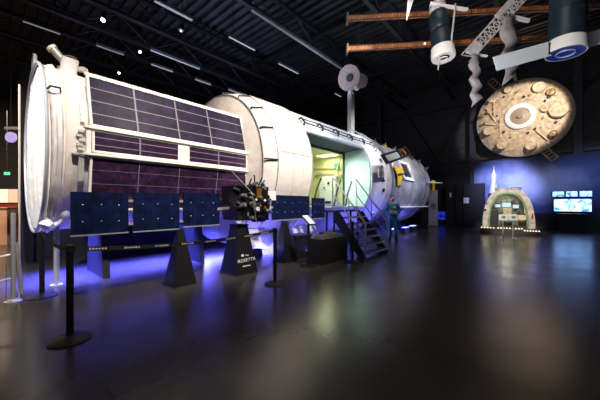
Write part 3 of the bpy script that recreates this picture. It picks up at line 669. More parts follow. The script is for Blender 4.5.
ed = [(0,1),(1,2),(2,3),(3,4),(4,5),(5,6),(6,7),(0,8),(8,9),(9,10),(10,11),(11,12),(0,13),(13,14),(14,15),(15,16),(16,17),(3,18),(18,19),(19,20),(20,21),(3,22),(22,23),(23,24),(24,25)]
rd = [.11,.10,.115,.09,.050,.062,.085,.055,.085,.055,.038,.040,.03,.085,.055,.038,.040,.03,.055,.042,.034,.03,.055,.042,.034,.03]
body_o = skinobj('body', pts, ed, rd, skin, ps, 0, 2)
# overalls: same skeleton, slightly fuller, from collar to ankles and wrists
idx = [0,1,2,3,4,8,9,10,13,14,15,18,19,20,22,23,24]; mp_ = {v: k for k, v in enumerate(idx)}
p_ = [pts[k] for k in idx]; p_[mp_[4]] = (0, .0, 1.475)
e_ = [(mp_[a], mp_[b]) for a, b in ed if a in mp_ and b in mp_]
r_ = [rd[k]*1.13+.010 for k in idx]; r_[mp_[4]] = .062
skinobj('overalls', p_, e_, r_, teal_cloth, ps, 0, 2)
I = MB(); I.ball((0, .025, 1.665), .098, 16, (.92, 1.0, .95)); I.build('hair', hair, ps, smooth=True)
I = MB(); I.ball((0, -.02, 1.615), .082, 16, (.90, 1.0, 1.28)); I.build('head', skin, ps, smooth=True)
I = MB(); I.ball((.03, -.098, 1.625), .010, 8).ball((-.03, -.098, 1.625), .010, 8); I.each('eye', black, ps)
I = MB(); I.cone((0, -.09, 1.62), (0, -.118, 1.592), .008, .014, 8).box((0, -.094, 1.563), (.04, .012, .010)); I.each('face_feature', mat('lip', (.36, .13, .10), .6), ps)
I = MB(); I.ball((.078, -.01, 1.61), .022, 8, (.4, .8, 1.2)).ball((-.078, -.01, 1.61), .022, 8, (.4, .8, 1.2)); I.each('ear', skin, ps, smooth=True)
I = MB(); I.box((.05, -.155, 1.31), (.07, .012, .05)); I.build('badge', white_sign, ps)
for sd in (-1, 1):
    I = MB(); cx = -.04*sd; yy = -.20 if sd > 0 else -.17; zz = 1.165 if sd > 0 else 1.10
    for k in range(4): I.tube([(cx, yy, zz+.03-.02*k), (cx-sd*.045, yy-.012, zz+.032-.02*k), (cx-sd*(.085-.006*abs(k-1.5)), yy+.006, zz+.028-.02*k)], [.010, .009, .007], 6)
    I.tube([(cx+sd*.02, yy, zz+.03), (cx-sd*.01, yy-.015, zz+.055), (cx-sd*.035, yy-.012, zz+.065)], [.011, .010, .008], 6); I.ball((cx+sd*.01, yy+.004, zz), .042, 10, (1, .5, 1)); I.build('hand', skin, ps, smooth=True)
    x = .11 if sd > 0 else -.13
    I = MB(); I.ball((x, -.07, .05), .055, 12, (.9, 2.3, .9)).box((x, -.07, .012), (.09, .27, .024)); I.cone((x-.005*sd, .0, .05), (x-.01*sd, .01, .22), .06, .065, 12); I.build('boot', black, ps, smooth=True)
# ---------------------------------------------------------------- banner and cabinets at the back wall
def bq(px, py, t): return on_t(px, py, t)
q_, z_ = bq(433.5, 190, 19.0)
bn = hall('roller_banner', 'narrow pale roller banner standing past the nose of the module', 'banner', 18.9, q_)
MB().box((0, 0, z_/2+.03), (.03, .55, z_-.06)).build('banner_sheet', pale_grey, bn); MB().box((0, 0, .04), (.2, .62, .08)).build('banner_foot', light_metal, bn, bevel=.01); MB().cone((.04, 0, .05), (.04, 0, z_), .015, n=8).build('banner_pole', light_metal, bn)
MB().box((-.02, -.02, z_*.55), (.01, .3, .35)).build('banner_picture', mat('pic_grey', (.25, .25, .35), .6, 0, 9, .5), bn)
def cab(px0, px1, pt, t, lb, sign=None, name='black_cabinet'):
    q0, z1 = bq(px0, pt, t); q1, _ = bq(px1, pt, t); qc = (q0+q1)/2
    c = hall(name, lb, 'cabinet', t+.35, qc)
    MB().box((0, 0, z1/2), (.7, abs(q1-q0), z1)).build('cabinet_body', box_grey, c, bevel=.01)
    MB().box((-.36, 0, z1/2), (.02, abs(q1-q0)-.06, z1-.1)).build('cabinet_door', black, c)
    if sign:
        for (sx, sy, w_, h_) in sign:
            qs, zs = bq(sx, sy, t-.02); MB().box((-.38, -(qs-qc), zs), (.015, w_, h_)).build('small_sign', white_sign, c)
    return c
cab(463, 484, 184, 20.0, 'tall black cabinet with a square white sign, left of the capsule', ((461.5+0+0.0+4.8, 200.5, .3, .36),))
cab(446, 454, 184, 20.2, 'narrow dark cabinet with a thin white marker beside the silver banner', ((450.5, 195, .12, .3),))
cab(455, 462.4, 186, 20.1, 'plain dark cabinet between the two signed cabinets')
e_ = hall('blue_screen', 'small dim blue glowing panel low beside the banner', 'screen', 20.6, bq(441, 218, 20.5)[0])
MB().box((.06, 0, .6), (.08, .62, .75)).build('bezel', black, e_); MB().box((0, 0, .62), (.02, .5, .55)).build('panel_glow', screen_material('blue_panel', 3., (0, 0, .05), (.01, .03, .5), .8, 4), e_)
MB().box((.1, 0, .12), (.3, .5, .24)).build('foot', black, e_)
# ---------------------------------------------------------------- mural wall with screens
TM = 20.45
q0, _ = bq(474, 162, TM); zt = bq(540, 157, TM)[1]; qr, zr_ = bq(494, 190, TM)
mu = hall('mural_wall', 'dark blue night sky mural with drifting launch smoke behind the capsule', 'mural', TM, q0)
MB().box((.06, -(7.5), zt/2+.45), (.1, 15, zt-.9)).build('mural_print', mural_material(-(qr-q0)-1.3, zr_+.3), mu)
MB().box((.05, -(7.5), .45), (.14, 15, .9)).build('black_base', black, mu)
MB().box((.05, -(7.5), zt+.02), (.16, 15, .05)).build('top_edge', dark_metal, mu)
# rocket in the mural scene, as a slim scale model on a plinth
rk = hall('rocket_model', 'slim white rocket pointing up above the left side of the capsule', 'rocket', 19.6, bq(493.8, 190, 19.6)[0])
zb0 = bq(493, 190, 19.6)[1]; ztp = bq(495, 166, 19.6)[1]
MB().box((0, 0, zb0/2-.1), (.5, .5, zb0-.2)).build('plinth', black, rk)
MB().lathe([(zb0-.2, .22), (zb0, .20), (zb0+.55, .13), (zb0+.6, .15), (zb0+.95, .13), (zb0+1.0, .075), (ztp-.35, .07), (ztp-.25, .03), (ztp, .008)], (0, 0, 0), (0, 0, 1), 20, cap=True).build('rocket_body', mat('rocket_white', (.85, .85, .9), .4), rk, smooth=True)
I = MB()
for k in range(4): a = k*PI/2+.6; I.cone((.2*math.cos(a), .2*math.sin(a), zb0-.2), (.13*math.cos(a), .13*math.sin(a), zb0+.45), .07, .02, 10)
I.build('booster', mat('rocket_grey', (.45, .47, .55), .4), rk, smooth=True)
def screen(px0, px1, py0, py1, lb, seed, s, scale):
    t = TM-.06; qa, za = bq(px0, py0, t); qb, zb = bq(px1, py1, t); qc, zc = (qa+qb)/2, (za+zb)/2; w_, h_ = abs(qb-qa), abs(za-zb)
    o = hall('wall_screen', lb, 'screen', t, qc, zc)
    MB().box((.015, 0, 0), (.05, w_+.06, h_+.06)).build('bezel', black, o, bevel=.005)
    MB().box((-.015, 0, 0), (.01, w_, h_)).build('picture', screen_material('screen_%d' % seed, seed, (.03, .11, .34), (.27, .50, 1.0), s, scale), o)
screen(554, 591.5, 199.3, 211.5, 'large bright wall screen below the three small ones', 5, 3.2, 3.2)
screen(552.5, 564, 191.8, 196.5, 'small bright wall screen above the large one, leftmost of three', 11, 2.4, 5)
screen(566, 577.5, 191.5, 196.4, 'small bright wall screen above the large one, middle of three', 17, 2.4, 5)
screen(579.5, 592, 191.2, 196.3, 'small bright wall screen above the large one, rightmost of three', 23, 2.4, 5)
qa = bq(559, 214, 19.7)[0]; qb = bq(586, 214, 19.7)[0]; zc = bq(570, 214.5, 19.7)[1]
ct = hall('control_desk', 'black counter standing under the bright wall screens', 'counter', 19.95, (qa+qb)/2)
MB().box((0, 0, zc/2), (.5, qb-qa, zc)).build('counter_body', box_grey, ct, bevel=.01); MB().box((0, 0, zc+.02), (.6, qb-qa+.1, .04)).build('counter_top', dark_metal, ct)
MB().box((-.27, 0, zc*.62), (.02, .35, .2)).build('slot', dark_metal, ct)
# ---------------------------------------------------------------- gold disc on the back wall
TD = 20.3; qd, zd = bq(521.5, 117, TD-.35)
dk = hall('gold_disc', 'huge round golden spacecraft shield with many round fittings hung high on the wall', 'heat shield', TD, qd, zd)
RD = 2.2
I = MB(); I.lathe([(.12, .02), (.12, RD-.25), (.0, RD), (-.08, RD), (-.14, RD-.03), (-.30, RD-.35), (-.38, RD*.6), (-.42, .8), (-.42, .01)], (0, 0, 0), (1, 0, 0), 72); I.build('disc_body', gold, dk, smooth=True)
I = MB(); I.lathe([(.0, RD-.01), (-.02, RD+.05), (-.1, RD+.06), (-.13, RD), (-.12, RD-.04)], (0, 0, 0), (1, 0, 0), 72); I.build('disc_rim', mat('rim_grey', (.42, .42, .40), .5, .2), dk, smooth=True)
def dxy(px, py):
    q, z = bq(px, py, TD-.4); return -(q-qd), z-zd
y_, z_ = dxy(520, 116.5)
I = MB(); I.lathe([(-.40, .72), (-.50, .72), (-.52, .68), (-.50, .48), (-.46, .46)], (0, y_, z_), (1, 0, 0), 48); I.build('white_ring', white_paint, dk, smooth=True)
I = MB(); I.lathe([(-.40, .47), (-.48, .46), (-.50, .28), (-.53, .14), (-.62, .12), (-.62, .02)], (0, y_, z_), (1, 0, 0), 36); I.build('centre_boss', mat('boss_brown', (.38, .28, .20), .5, .1), dk, smooth=True)
feats = [(558.5, 110, .42, .30, 'g'), (545, 108.5, .22, .22, 'g'), (539, 87.5, .30, .2, 'h'), (531, 146, .27, .14, 'g'), (502, 145, .27, .14, 'g'), (488.5, 131.5, .25, .2, 'h'), (551, 92.5, .2, .2, 'd'), (490, 112, .12, .2, 'h'), (553, 134, .18, .22, 'd'), (491, 101, .12, .15, 'h'), (482, 116, .10, .12, 'd'), (508, 90, .2, .12, 'h')]
for px, py, r, h, k in feats:
    y_, z_ = dxy(px, py); m_ = {'g': gold, 'h': goldhi, 'd': gold_d}[k]
    I = MB(); I.lathe([(-.26, r), (-.38-h*.6, r), (-.42-h*.6, r*.9), (-.40-h*.6, r*.7), (-.42-h*.6, .02)], (0, y_, z_), (1, 0, 0), 28); I.build('round_fitting', m_, dk, smooth=True)
for px, py in ((517, 92), (524, 97), (513, 99), (504, 97), (497, 116), (499, 121), (545, 101), (549, 105), (543, 118), (541, 127), (535, 129), (528, 133), (511, 137), (504, 132), (530, 95), (497, 128), (556, 122), (484, 124), (549, 97)):
    y_, z_ = dxy(px, py); I = MB(); I.cone((-.36, y_, z_), (-.48, y_, z_), random.uniform(.04, .08), n=10).cone((-.48, y_, z_), (-.485, y_, z_), .03, n=10); I.build('small_fitting', gold_d if random.random() < .7 else black, dk, smooth=True)
I = MB()
for (a, c) in (((486, 108), (500, 128)), ((494, 98), (494, 125)), ((484, 124), (502, 126)), ((500, 112), (500, 138)), ((547, 90), (556, 95)), ((548, 135), (557, 131)), ((530, 126), (548, 140)), ((488, 104), (496, 100)), ((505, 92), (512, 88))):
    y0_, z0_ = dxy(*a); y1_, z1_ = dxy(*c); I.tube([(-.36, y0_, z0_), (-.46, (y0_+y1_)/2, (z0_+z1_)/2), (-.36, y1_, z1_)], .035, 6)
I.build('pipe', goldhi, dk, smooth=True)
for (a, c) in (((489, 78), (503, 90)), ((541, 146), (555, 158))):
    y0_, z0_ = dxy(*a); y1_, z1_ = dxy(*c); I = MB()
    dv = Vector((0, y1_-y0_, z1_-z0_)).normalized(); sv = Vector((1, 0, 0)).cross(dv)*.17
    p0 = Vector((.05, y0_, z0_)); p1 = Vector((.05, y1_, z1_))
    I.slab(p0+sv, p1+sv, .08, .06, up=(1, 0, 0)); I.slab(p0-sv, p1-sv, .08, .06, up=(1, 0, 0))
    for k in range(6): f = k/5; I.slab(p0.lerp(p1, f)+sv, p0.lerp(p1, f)-sv, .05, .05, up=(1, 0, 0))
    I.build('ladder_bracket', gold_d, dk)
# ---------------------------------------------------------------- return capsule exhibit
Yc = 13.7; Xc = (507.5-300)/F*Yc
cp = thing('space_capsule', 'opened bell shaped space capsule with green rimmed interior on a black base', 'space capsule', (Xc, Yc, 0), -.60)
sc_ = Yc/F
def arch(w, h, n=24, sh=2.9):    # half width w at bottom, height h, rounded top
    out = []
    for k in range(n+1):
        a = PI*k/n; c_, s_2 = math.cos(a), math.sin(a)
        out.append((w*(abs(c_)**(2/sh))*(1 if c_ > 0 else -1)*(1-.10*s_2), h*(s_2**(2/sh))))
    return out
zb = .28; H_ = (232-188)*sc_-zb+.02
def archring(o_w, o_h, i_w, i_h, y0, y1, zo=zb, zi=zb):
    O = arch(o_w, o_h); In = arch(i_w, i_h); mb = MB(); n = len(O)
    P = [Vector((x, y, z+zz)) for y in (y0, y1) for (L_, zz) in ((O, zo), (In, zi)) for x, z in L_]
    fs = []
    for k in range(n-1):
        fs += [(k, k+1, 2*n+k+1, 2*n+k), (n+k, 3*n+k, 3*n+k+1, n+k+1), (k, n+k, n+k+1, k+1), (2*n+k, 2*n+k+1, 3*n+k+1, 3*n+k)]
    fs += [(0, 2*n, 3*n, n), (n-1, 2*n-1, 4*n-1, 3*n-1)]
    return mb.add(P, fs)
archring(1.02, H_, .78, H_-.20, -.35, .8).build('outer_shell', capsule_hull, cp, smooth=True)
archring(.80, H_-.18, .72, H_-.27, -.39, -.2).build('green_rim', capsule_green, cp, smooth=True)
I = MB(); I.prism([(x*.85, .75, z*.88+zb) for x, z in arch(1, H_)], (0, .06, 0)); I.build('rear_wall', mat('capsule_inside', (.10, .11, .09), .7, 0, 8, .5), cp)
I = MB(); I.box((0, .1, zb+.05), (1.45, 1.0, .1)); I.build('cabin_floor', dark_metal, cp)
I = MB()
for k in range(36):
    a = random.uniform(-.6, .6); I.box((a, .70, zb+random.uniform(.75, 1.35)), (random.uniform(.06, .25), .14, random.uniform(.05, .18)))
I.each('equipment', mat('equip_grey', (.14, .17, .14), .5, .1, 14, .5), cp)
I = MB(); I.box((-.02, .5, zb+1.10), (.34, .12, .22)).box((.35, .5, zb+1.02), (.22, .1, .16)).box((-.38, .5, zb+1.06), (.2, .1, .14)); I.each('instrument_panel', emit('panel_blue', (.55, .75, 1), .9), cp)
I = MB(); I.ball((0, .05, zb+.42), .28, 14, (1.1, .8, .7)).box((0, .25, zb+.7), (.34, .15, .5)); I.build('seat', mat('seat_tan', (.36, .33, .24), .8, 0, 10, .3), cp, smooth=True, bevel=.02)
I = MB(); I.box((-.55, -.1, zb+.45), (.36, .5, .9)); I.build('dark_locker', black, cp, bevel=.03)
I = MB(); I.box((.55, .0, zb+.5), (.3, .3, .22)).box((.7, -.1, zb+.85), (.14, .2, .3)); I.each('side_box', goldhi, cp, bevel=.02)
I = MB(); I.box((-.32, .1, zb+H_+.02), (.4, .3, .10)).box((.34, .1, zb+H_+.02), (.4, .3, .10)); I.each('top_hatch', grey_metal, cp, bevel=.02)
I = MB(); I.box((.9, -.37, zb+.62), (.06, .15, .18)); I.build('red_mark', red_mat, cp)
I = MB(); I.cone((-.90, -.34, zb+.85), (-.90, -.38, zb+.85), .06, n=14).cone((-.84, -.34, zb+1.15), (-.84, -.37, zb+1.15), .04, n=12); I.each('shell_port', black, cp)
bs_ = thing('capsule_platform', 'low black platform with small warm lights under the capsule', 'platform', (Xc, Yc, 0), -.60)
I = MB(); I.prism([(-1.10, -.65, 0), (1.14, -.75, 0), (1.16, 1.0, 0), (-1.12, 1.0, 0)], (0, 0, .27)); I.build('platform_body', black, bs_, bevel=.01)
I = MB()
for k in range(9): I.ball((-.38+k*.11, -.72, .30), .028, 8)
for k in range(5): I.ball((-1.04+k*.12, -.68, .29), .026, 8)
for k in range(6): I.ball((.60+k*.10, -.76, .22), .026, 8)
I.each('edge_lamp', emit('edge_warm', (1, .75, .4), 2.5), bs_)
for px, lb in ((503, 'left'), (513, 'right')):
    Y_ = 11.6; X_ = (px-300)/F*Y_; p = thing('sign_post', '%s white sign on a thin pale post in front of the capsule' % lb, 'sign', (X_, Y_, 0), -.62)
    MB().cone((0, 0, 0), (0, 0, .74), .026, n=8).build('post', light_metal, p); MB().cone((0, 0, 0), (0, 0, .02), .12, n=16).build('foot', light_metal, p)
    MB().box((0, -.02, .88), (.29, .02, .24)).build('sign_board', white_sign, p, bevel=.004); MB().box((.02, -.032, .89), (.14, .004, .12)).build('sign_picture', mat('sign_pic_'+lb, (.25, .25, .25), .6), p)
# ---------------------------------------------------------------- hanging space station pieces
def hang(th, pts):
    pts = [p for p in pts]
    I = MB()
    for p in pts: I.cone(p, (p[0], p[1], CZ-.1-th.location.z), .006, n=5)
    I.build('suspension_wire', dark_metal, th)
def capsule_module(px, ptop, pring, Y, rad, label, name, parts):
    o = at(px, pring, Y); th = thing(name, label, 'spacecraft model', o, 0); return th
# left one
Y1 = 6.3; k1 = Y1/F
lm = thing('station_model', 'dark teal spacecraft model with a white lower ring, hanging left of the truss', 'spacecraft model', at(443.5, 58, Y1), 0)
ax = Vector((-.06, .10, 1)).normalized()
def alx(prof, m, nm, th, sm=True, n=36, label=None): return MB().lathe(prof, (0, 0, 0), ax, n).build(nm, m, th, smooth=sm)
r1 = 10.6*k1
alx([(0, r1*.55), (-.01, r1), (.02, r1*1.06), (.24, r1*1.0), (.26, r1*.9)], white_paint, 'end_ring', lm)
alx([(.02, .01), (.02, r1*.45), (.0, r1*.5)], dark_metal, 'ring_inside', lm); alx([(-.005, r1*.30), (-.03, r1*.33), (-.005, r1*.36)], white_paint, 'inner_ring', lm)
alx([(.24, r1*.93), (.58, r1*.93), (.64, r1*.8), (.68, r1*.66)], teal_dark, 'lower_hull', lm)
alx([(.68, r1*.66), (.74, r1*.85), (.98, r1*.9), (1.08, r1*.75), (1.12, r1*.5)], teal_dark, 'upper_hull', lm)
alx([(1.1, r1*.6), (1.16, r1*.75), (1.3, r1*.7), (1.34, r1*.2), (1.34, .01)], pale_grey, 'top_collar', lm)
I = MB(); I.slab((.05, -r1*.98, .22), (.10, -r1*1.3, 1.0), .035, .02); I.build('boom', pale_grey, lm)
I = MB(); I.slab((-.30, 0, 1.22), (.42, -.1, 1.02), .06, .05).box((.42, -.1, 1.02), (.12, .05, .05)); I.build('cross_boom', white_paint, lm)
I = MB(); I.cone((-.12, -.05, -.02), (-.16, -.08, -.30), .035, .01, 8); I.build('docking_spike', pale_grey, lm)
hang(lm, [(.1, .1, 1.3)])
# right one
Y2 = 6.0; k2 = Y2/F
rm = thing('station_model', 'large dark teal spacecraft model with white wings and a blue ringed end', 'spacecraft model', at(565.5, 53, Y2), 0)
ax = Vector((.05, .0, 1)).normalized(); r2 = 16*k2
alx([(0, r2*.8), (-.01, r2*1.0), (.02, r2*1.03), (.25, r2*.97), (.27, r2*.85)], white_paint, 'end_ring', rm)
alx([(.015, .01), (.015, r2*.55), (.0, r2*.8), (-.012, r2*.93)], bluepaint, 'blue_end', rm); alx([(-.005, r2*.42), (-.03, r2*.46), (-.005, r2*.50)], mat('pale_blue', (.3, .35, .6), .4), 'inner_ring', rm)
alx([(.25, r2*.92), (.85, r2*.92), (.88, r2*.84), (.92, r2*.84), (1.0, r2*.95), (1.3, r2*.9), (1.35, .01)], teal_dark, 'hull', rm)
for (pa, pb, sd) in (((495, 64), (549, 49), 0), ((583, 42), (640, 24), 1)):
    a = at(*pa, Y2)-rm.location; c = at(*pb, Y2)-rm.location
    I = MB(); I.slab(a, c, .03, .30); w_ = I.build('panel_wing', mat('wing_white_%d' % sd, (.62, .70, .78), .5), rm)
    e0 = c if sd == 0 else a; I = MB(); I.slab(e0-Vector((0, 0, .13)), e0+Vector((0, 0, .13)), .05, .04); I.cone(e0, Vector((0, 0, e0.z)), .02, n=6); I.build('wing_hinge', dark_metal, w_)
hang(rm, [(.05, .05, 1.3)])
# orange arrays
for (pa, pb, Y, lb, dz) in (((346, 24.5), (640, 10), 7.6, 'upper of two long orange brown latticed solar booms under the ceiling', 0), ((346, 54), (640, 38), 7.6, 'lower of two long orange brown latticed solar booms under the ceiling', 0)):
    a = at(*pa, Y); c = at(*pb, Y-.35); th = thing('solar_boom', lb, 'solar boom', a, 0); d_ = c-a
    I = MB(); I.slab((0, -.2, .03), d_+Vector((0, -.2, .03)), .12, .10); I.build('orange_blanket', orange, th)
    I = MB(); I.slab((0, -.255, 0), d_+Vector((0, -.255, 0)), .03, .12); I.build('side_rail', orange, th)
    I = MB(); I.slab((0, -.27, -.06), d_+Vector((0, -.27, -.06)), .03, .02); I.slab((0, -.27, .07), d_+Vector((0, -.27, .07)), .03, .014)
    for k in range(90):
        f = k/90; p = d_*f+Vector((0, -.27, 0)); I.slab(p+Vector((0, 0, -.06)), p+Vector((.04, 0, .06)), .012, .012, up=(1, 0, 0))
    I.build('lattice', orange_d, th)
    I = MB(); I.box((0, -.2, .01), (.04, .2, .22)); I.build('end_bracket', mat('end_brown', (.3, .2, .15), .5), th)
    I = MB()
    for f in ((.32, .75) if pa[1] < 30 else (.26, .7)): I.ball(d_*f+Vector((0, -.30, .0)), .022, 8)
    I.each('lamp_dot', emit('dot_warm', (1, .85, .6), 3), th)
    hang(th, [(.3, -.2, .05), (d_.x*.5, d_.y*.5-.2, d_.z*.5+.05), (d_.x*.95, d_.y*.95-.2, d_.z*.95)])
# truss
Y3 = 7.0; a = at(470, 54, Y3); c = at(524, -6, Y3-.2)
tr = thing('truss_model', 'pale grey lattice truss with two twisted ribbon strips, hanging over the gold disc', 'truss model', a, 0)
d_ = c-a; du = d_.normalized(); sd = Vector((0, 1, 0)).cross(du).normalized()*.13; bk = Vector((0, .2, 0))
I = MB()
for o_ in (sd, -sd, sd+bk, -sd+bk): I.slab(o_, d_+o_, .025, .025)
N = 12
for k in range(N):
    f0, f1 = k/N, (k+1)/N; p, q2 = d_*f0, d_*f1
    I.slab(p+sd, q2-sd, .016, .016); I.slab(p-sd, q2+sd, .016, .016); I.slab(p+sd, p-sd, .02, .02); I.slab(p+sd, p+sd+bk, .016, .016); I.slab(p-sd+bk, q2+sd+bk, .014, .014)
I.build('lattice', pale_grey, tr)
I = MB(); I.slab(d_*.55-sd*1.0-Vector((0, .03, 0)), d_-sd*1.0-Vector((0, .03, 0)), .03, .12, up=(0, 0, 1)); I.slab(d_*.0, d_*.18, .05, .22, up=sd); I.each('solid_panel', pale_grey, tr)
I = MB(); z1_ = at(509, -12, Y3)-a; z2_ = at(513, 17, Y3-.1)-a; z3_ = at(529, 21, Y3-.1)-a
I.slab(z1_, z2_, .05, .06, up=(0, 1, 0)); I.slab(z2_, z3_, .06, .08); I.slab(at(466, 52, Y3)-a, at(487, 56.5, Y3)-a, .05, .04); I.each('white_arm', white_paint, tr)
def ribbon(px, py0, py1, Y, w, tw, lean):
    A = at(px, py0, Y)-a; B = at(px+lean, py1, Y)-a; I = MB()
    def fn(u, v):
        p = A.lerp(B, u); ww = w*1.1*(1-.12*math.sin(u*tw*PI)**2); an = .35*math.sin(u*tw*PI)
        x = (v-.5)*ww; cut = w*.9*(v-.5)*u**12
        return p+Vector((x*math.cos(an)+.035*math.sin(u*tw*PI*1.15), x*math.sin(an)*1.0, cut))
    I.grid(fn, 48, 2); I.build('twisted_ribbon', mat('ribbon_grey', (.40, .37, .40), .5, .15, 6, .2), tr, smooth=True, solid=.006)
ribbon(474.5, 55, 103, Y3-.15, .22, 6, 1.5); ribbon(508, 16, 80, Y3-.25, .32, 5, 2.5)
hang(tr, [(0.1, .1, .2), (d_.x*.7, .1, d_.z*.7)])
wh = thing('antenna_fin', 'pale narrow pointed fin hanging at the top edge, left of the dark teal models', 'antenna', at(408, 20, 6.5), 0)
I = MB(); a_ = at(406.5, 21, 6.5)-wh.location; I.prism([a_, at(408, -4, 6.5)-wh.location, at(415, -4, 6.5)-wh.location, at(409, 13, 6.5)-wh.location], (0, .02, 0)); I.build('fin', pale_grey, wh)
hang(wh, [((at(410, 0, 6.5)-wh.location).x, 0, .3)])
# ---------------------------------------------------------------- left edge
br_ = thing('metal_barrier', 'tall thin silver barrier post with a lower brace at the left edge', 'barrier', (-4.2, 4.12, 0), 0)
MB().cone((.04, .05, 0), (.04, .05, 3.2), .012, n=8).build('thin_rod', mat('rod_cream', (.6, .5, .42), .5), br_)
MB().cone((0, 0, 0), (0, 0, 1.3), .028, n=12).build('tall_post', light_metal, br_, smooth=True)
MB().lathe([(0, .10), (.015, .10), (.04, .04)], (0, 0, 0), (0, 0, 1), 20, cap=True).build('foot', light_metal, br_, smooth=True)
MB().slab((.06, 0, .85), (.11, .02, .12), .03, .03).slab((.0, .0, .85), (.06, 0, .85), .03, .03).build('brace', light_metal, br_)
MB().tube([(0, 0, .70), (-.3, -.3, .62), (-.7, -.7, .60)], .016, 8).tube([(0, 0, .35), (-.7, -.7, .2)], .012, 8).build('side_rail', light_metal, br_, smooth=True)
I = MB()
for k in range(8): I.cone((-.05-k*.08, -.05-k*.08, .03), (-.05-k*.08, -.05-k*.08, .6), .006, n=5)
I.build('grille', grey_metal, br_)
pv = at(10, 137, 6.5); dz = thing('round_sign', 'small round lavender lit sign hanging high at the left edge', 'sign', pv, 0)
MB().cone((0, 0, 0), (0, .05, 0), .12, n=28).build('sign_disc', mat('lavender', (.45, .38, .60), .5, emit=(.5, .4, .8), estr=.6), dz, smooth=True); MB().cone((0, .02, .1), (0, .02, CZ-pv.z), .01, n=6).each('hanger', beam_mat, dz)
MB().box((.05, 0, .2), (.3, .06, .06)).build('top_bar', mat('bar_cream', (.6, .5, .4), .5), dz)
# distant shop
Ys = 18.0
shp = thing('lit_display_case', 'distant warmly lit shop display beyond the left edge of the module', 'display case', at(4, 204, Ys)-Vector((0, 0, EYE)), 0)
for k in range(5):
    x = -1.9+k*.62; MB().box((x, 0, 1.95), (.5, .1, .85)).build('lit_window', emit('warm_%d' % k, (1, .70-.05*(k % 3), .38+.12*(k % 2)), .9+.4*(k % 2)), shp)
MB().box((-.6, .2, 1.3), (3.6, .2, 2.6)).build('case_back', dark_metal, shp)
MB().box((-.6, -.25, .72), (3.6, .4, 1.44)).build('red_base', mat('red_counter', (.30, .03, .02), .5), shp)
MB().box((-1.1, -.48, 1.15), (.4, .05, .45)).build('blue_poster', mat('poster_blue', (.05, .06, .3), .5), shp)
wc = thing('wooden_counter', 'orange brown wooden counter standing before the distant lit display', 'counter', (at(6, 204, 10).x-1.5, 10, 0), 0)
MB().box((0, 0, .64), (3.7, .6, 1.28)).build('counter_front', mat('counter_wood', (.50, .28, .17), .6, 0, 2, .12), wc, bevel=.01); MB().box((0, 0, 1.30), (3.8, .7, .04)).build('counter_top', mat('counter_top', (.42, .22, .12), .4), wc)
ex = thing('exit_sign', 'tiny green exit light high above the distant display', 'exit sign', at(7, 173.5, 14), 0)
MB().box((0, 0, 0), (.26, .05, .14)).build('lit_face', green_exit, ex); MB().cone((0, 0, .07), (0, 0, CZ-ex.location.z), .01, n=6).each('hanger', beam_mat, ex)
# ---------------------------------------------------------------- lights
def area(loc, tgt, e, size, col, name='lamp', sy=None, spread=None):
    l = bpy.data.lights.new(name, 'AREA'); l.energy = e; l.size = size; l.color = col
    if sy: l.shape = 'RECTANGLE'; l.size_y = sy
    if spread: l.spread = D(spread)
    o = bpy.data.objects.new(name, l); C.objects.link(o); o.location = loc
    o.rotation_euler = (Vector(tgt)-Vector(loc)).to_track_quat('-Z', 'Y').to_euler(); return o
def spot(loc, tgt, e, ang, col, rad=.12, blend=.5, name='spot'):
    l = bpy.data.lights.new(name, 'SPOT'); l.energy = e; l.spot_size = D(ang); l.spot_blend = blend; l.color = col; l.shadow_soft_size = rad
    o = bpy.data.objects.new(name, l); C.objects.link(o); o.location = loc
    o.rotation_euler = (Vector(tgt)-Vector(loc)).to_track_quat('-Z', 'Y').to_euler(); return o
warm = (1, .90, .80); cool = (.84, .89, 1)
spot(W(-.5, 6.5, 7.5), W(.6, 1.2, 2.6), 2300, 50, warm)
spot(W(3, 7.0, 7.8), W(3.6, 1.2, 2.8), 2100, 52, warm)
spot(W(5.2, 7.5, 7.8), W(4.9, 1.5, 3.0), 2600, 34, warm)
spot(W(7.6, 6.0, 8.4), W(8, .8, 4.2), 2200, 44, cool)
spot(W(11.5, 8, 8), W(11.3, 1.5, 3.0), 2300, 44, (.97, .95, 1))
spot(W(15, 8, 8), W(14.5, 1.5, 3.2), 1500, 38, (.9, .9, 1))
spot(W(13.5, 9.5, 8.0), W(20, qd, zd), 3000, 31, (1, .92, .84), blend=.25)
p = at(455, 60, 4.5); spot((p.x-1, p.y-1, 2.5), at(510, 35, 7), 620, 75, (1, .95, .9))
spot((5.6, 7.5, 5.0), (Xc, Yc, .9), 3000, 19, (1, .88, .74))
area((Xc, Yc+.2, 1.9), (Xc, Yc+.3, 0), 16, .6, (1, .95, .7), 'capsule lamp')
spot(W(15.5, 5.2, 5.5), W(TM, bq(502, 182, TM)[0], 2.2), 2500, 44, (.42, .48, 1), blend=1.0)  # blue spot added to strengthen the glow on the mural
spot(W(16.5, 10.5, 5.5), W(TM, 9, 2.4), 500, 60, (.35, .5, 1), blend=1.0)
# interior of the module
area(W(8.7, .1, AX+.95), W(9.0, .1, 0), 26, .7, (.96, 1, .68), 'interior lamp')
area(W(7.6, 1.35, AX+.98), W(8.7, 1.5, AX-1), 30, .5, (.78, 1, .90), 'doorway lamp', spread=110)
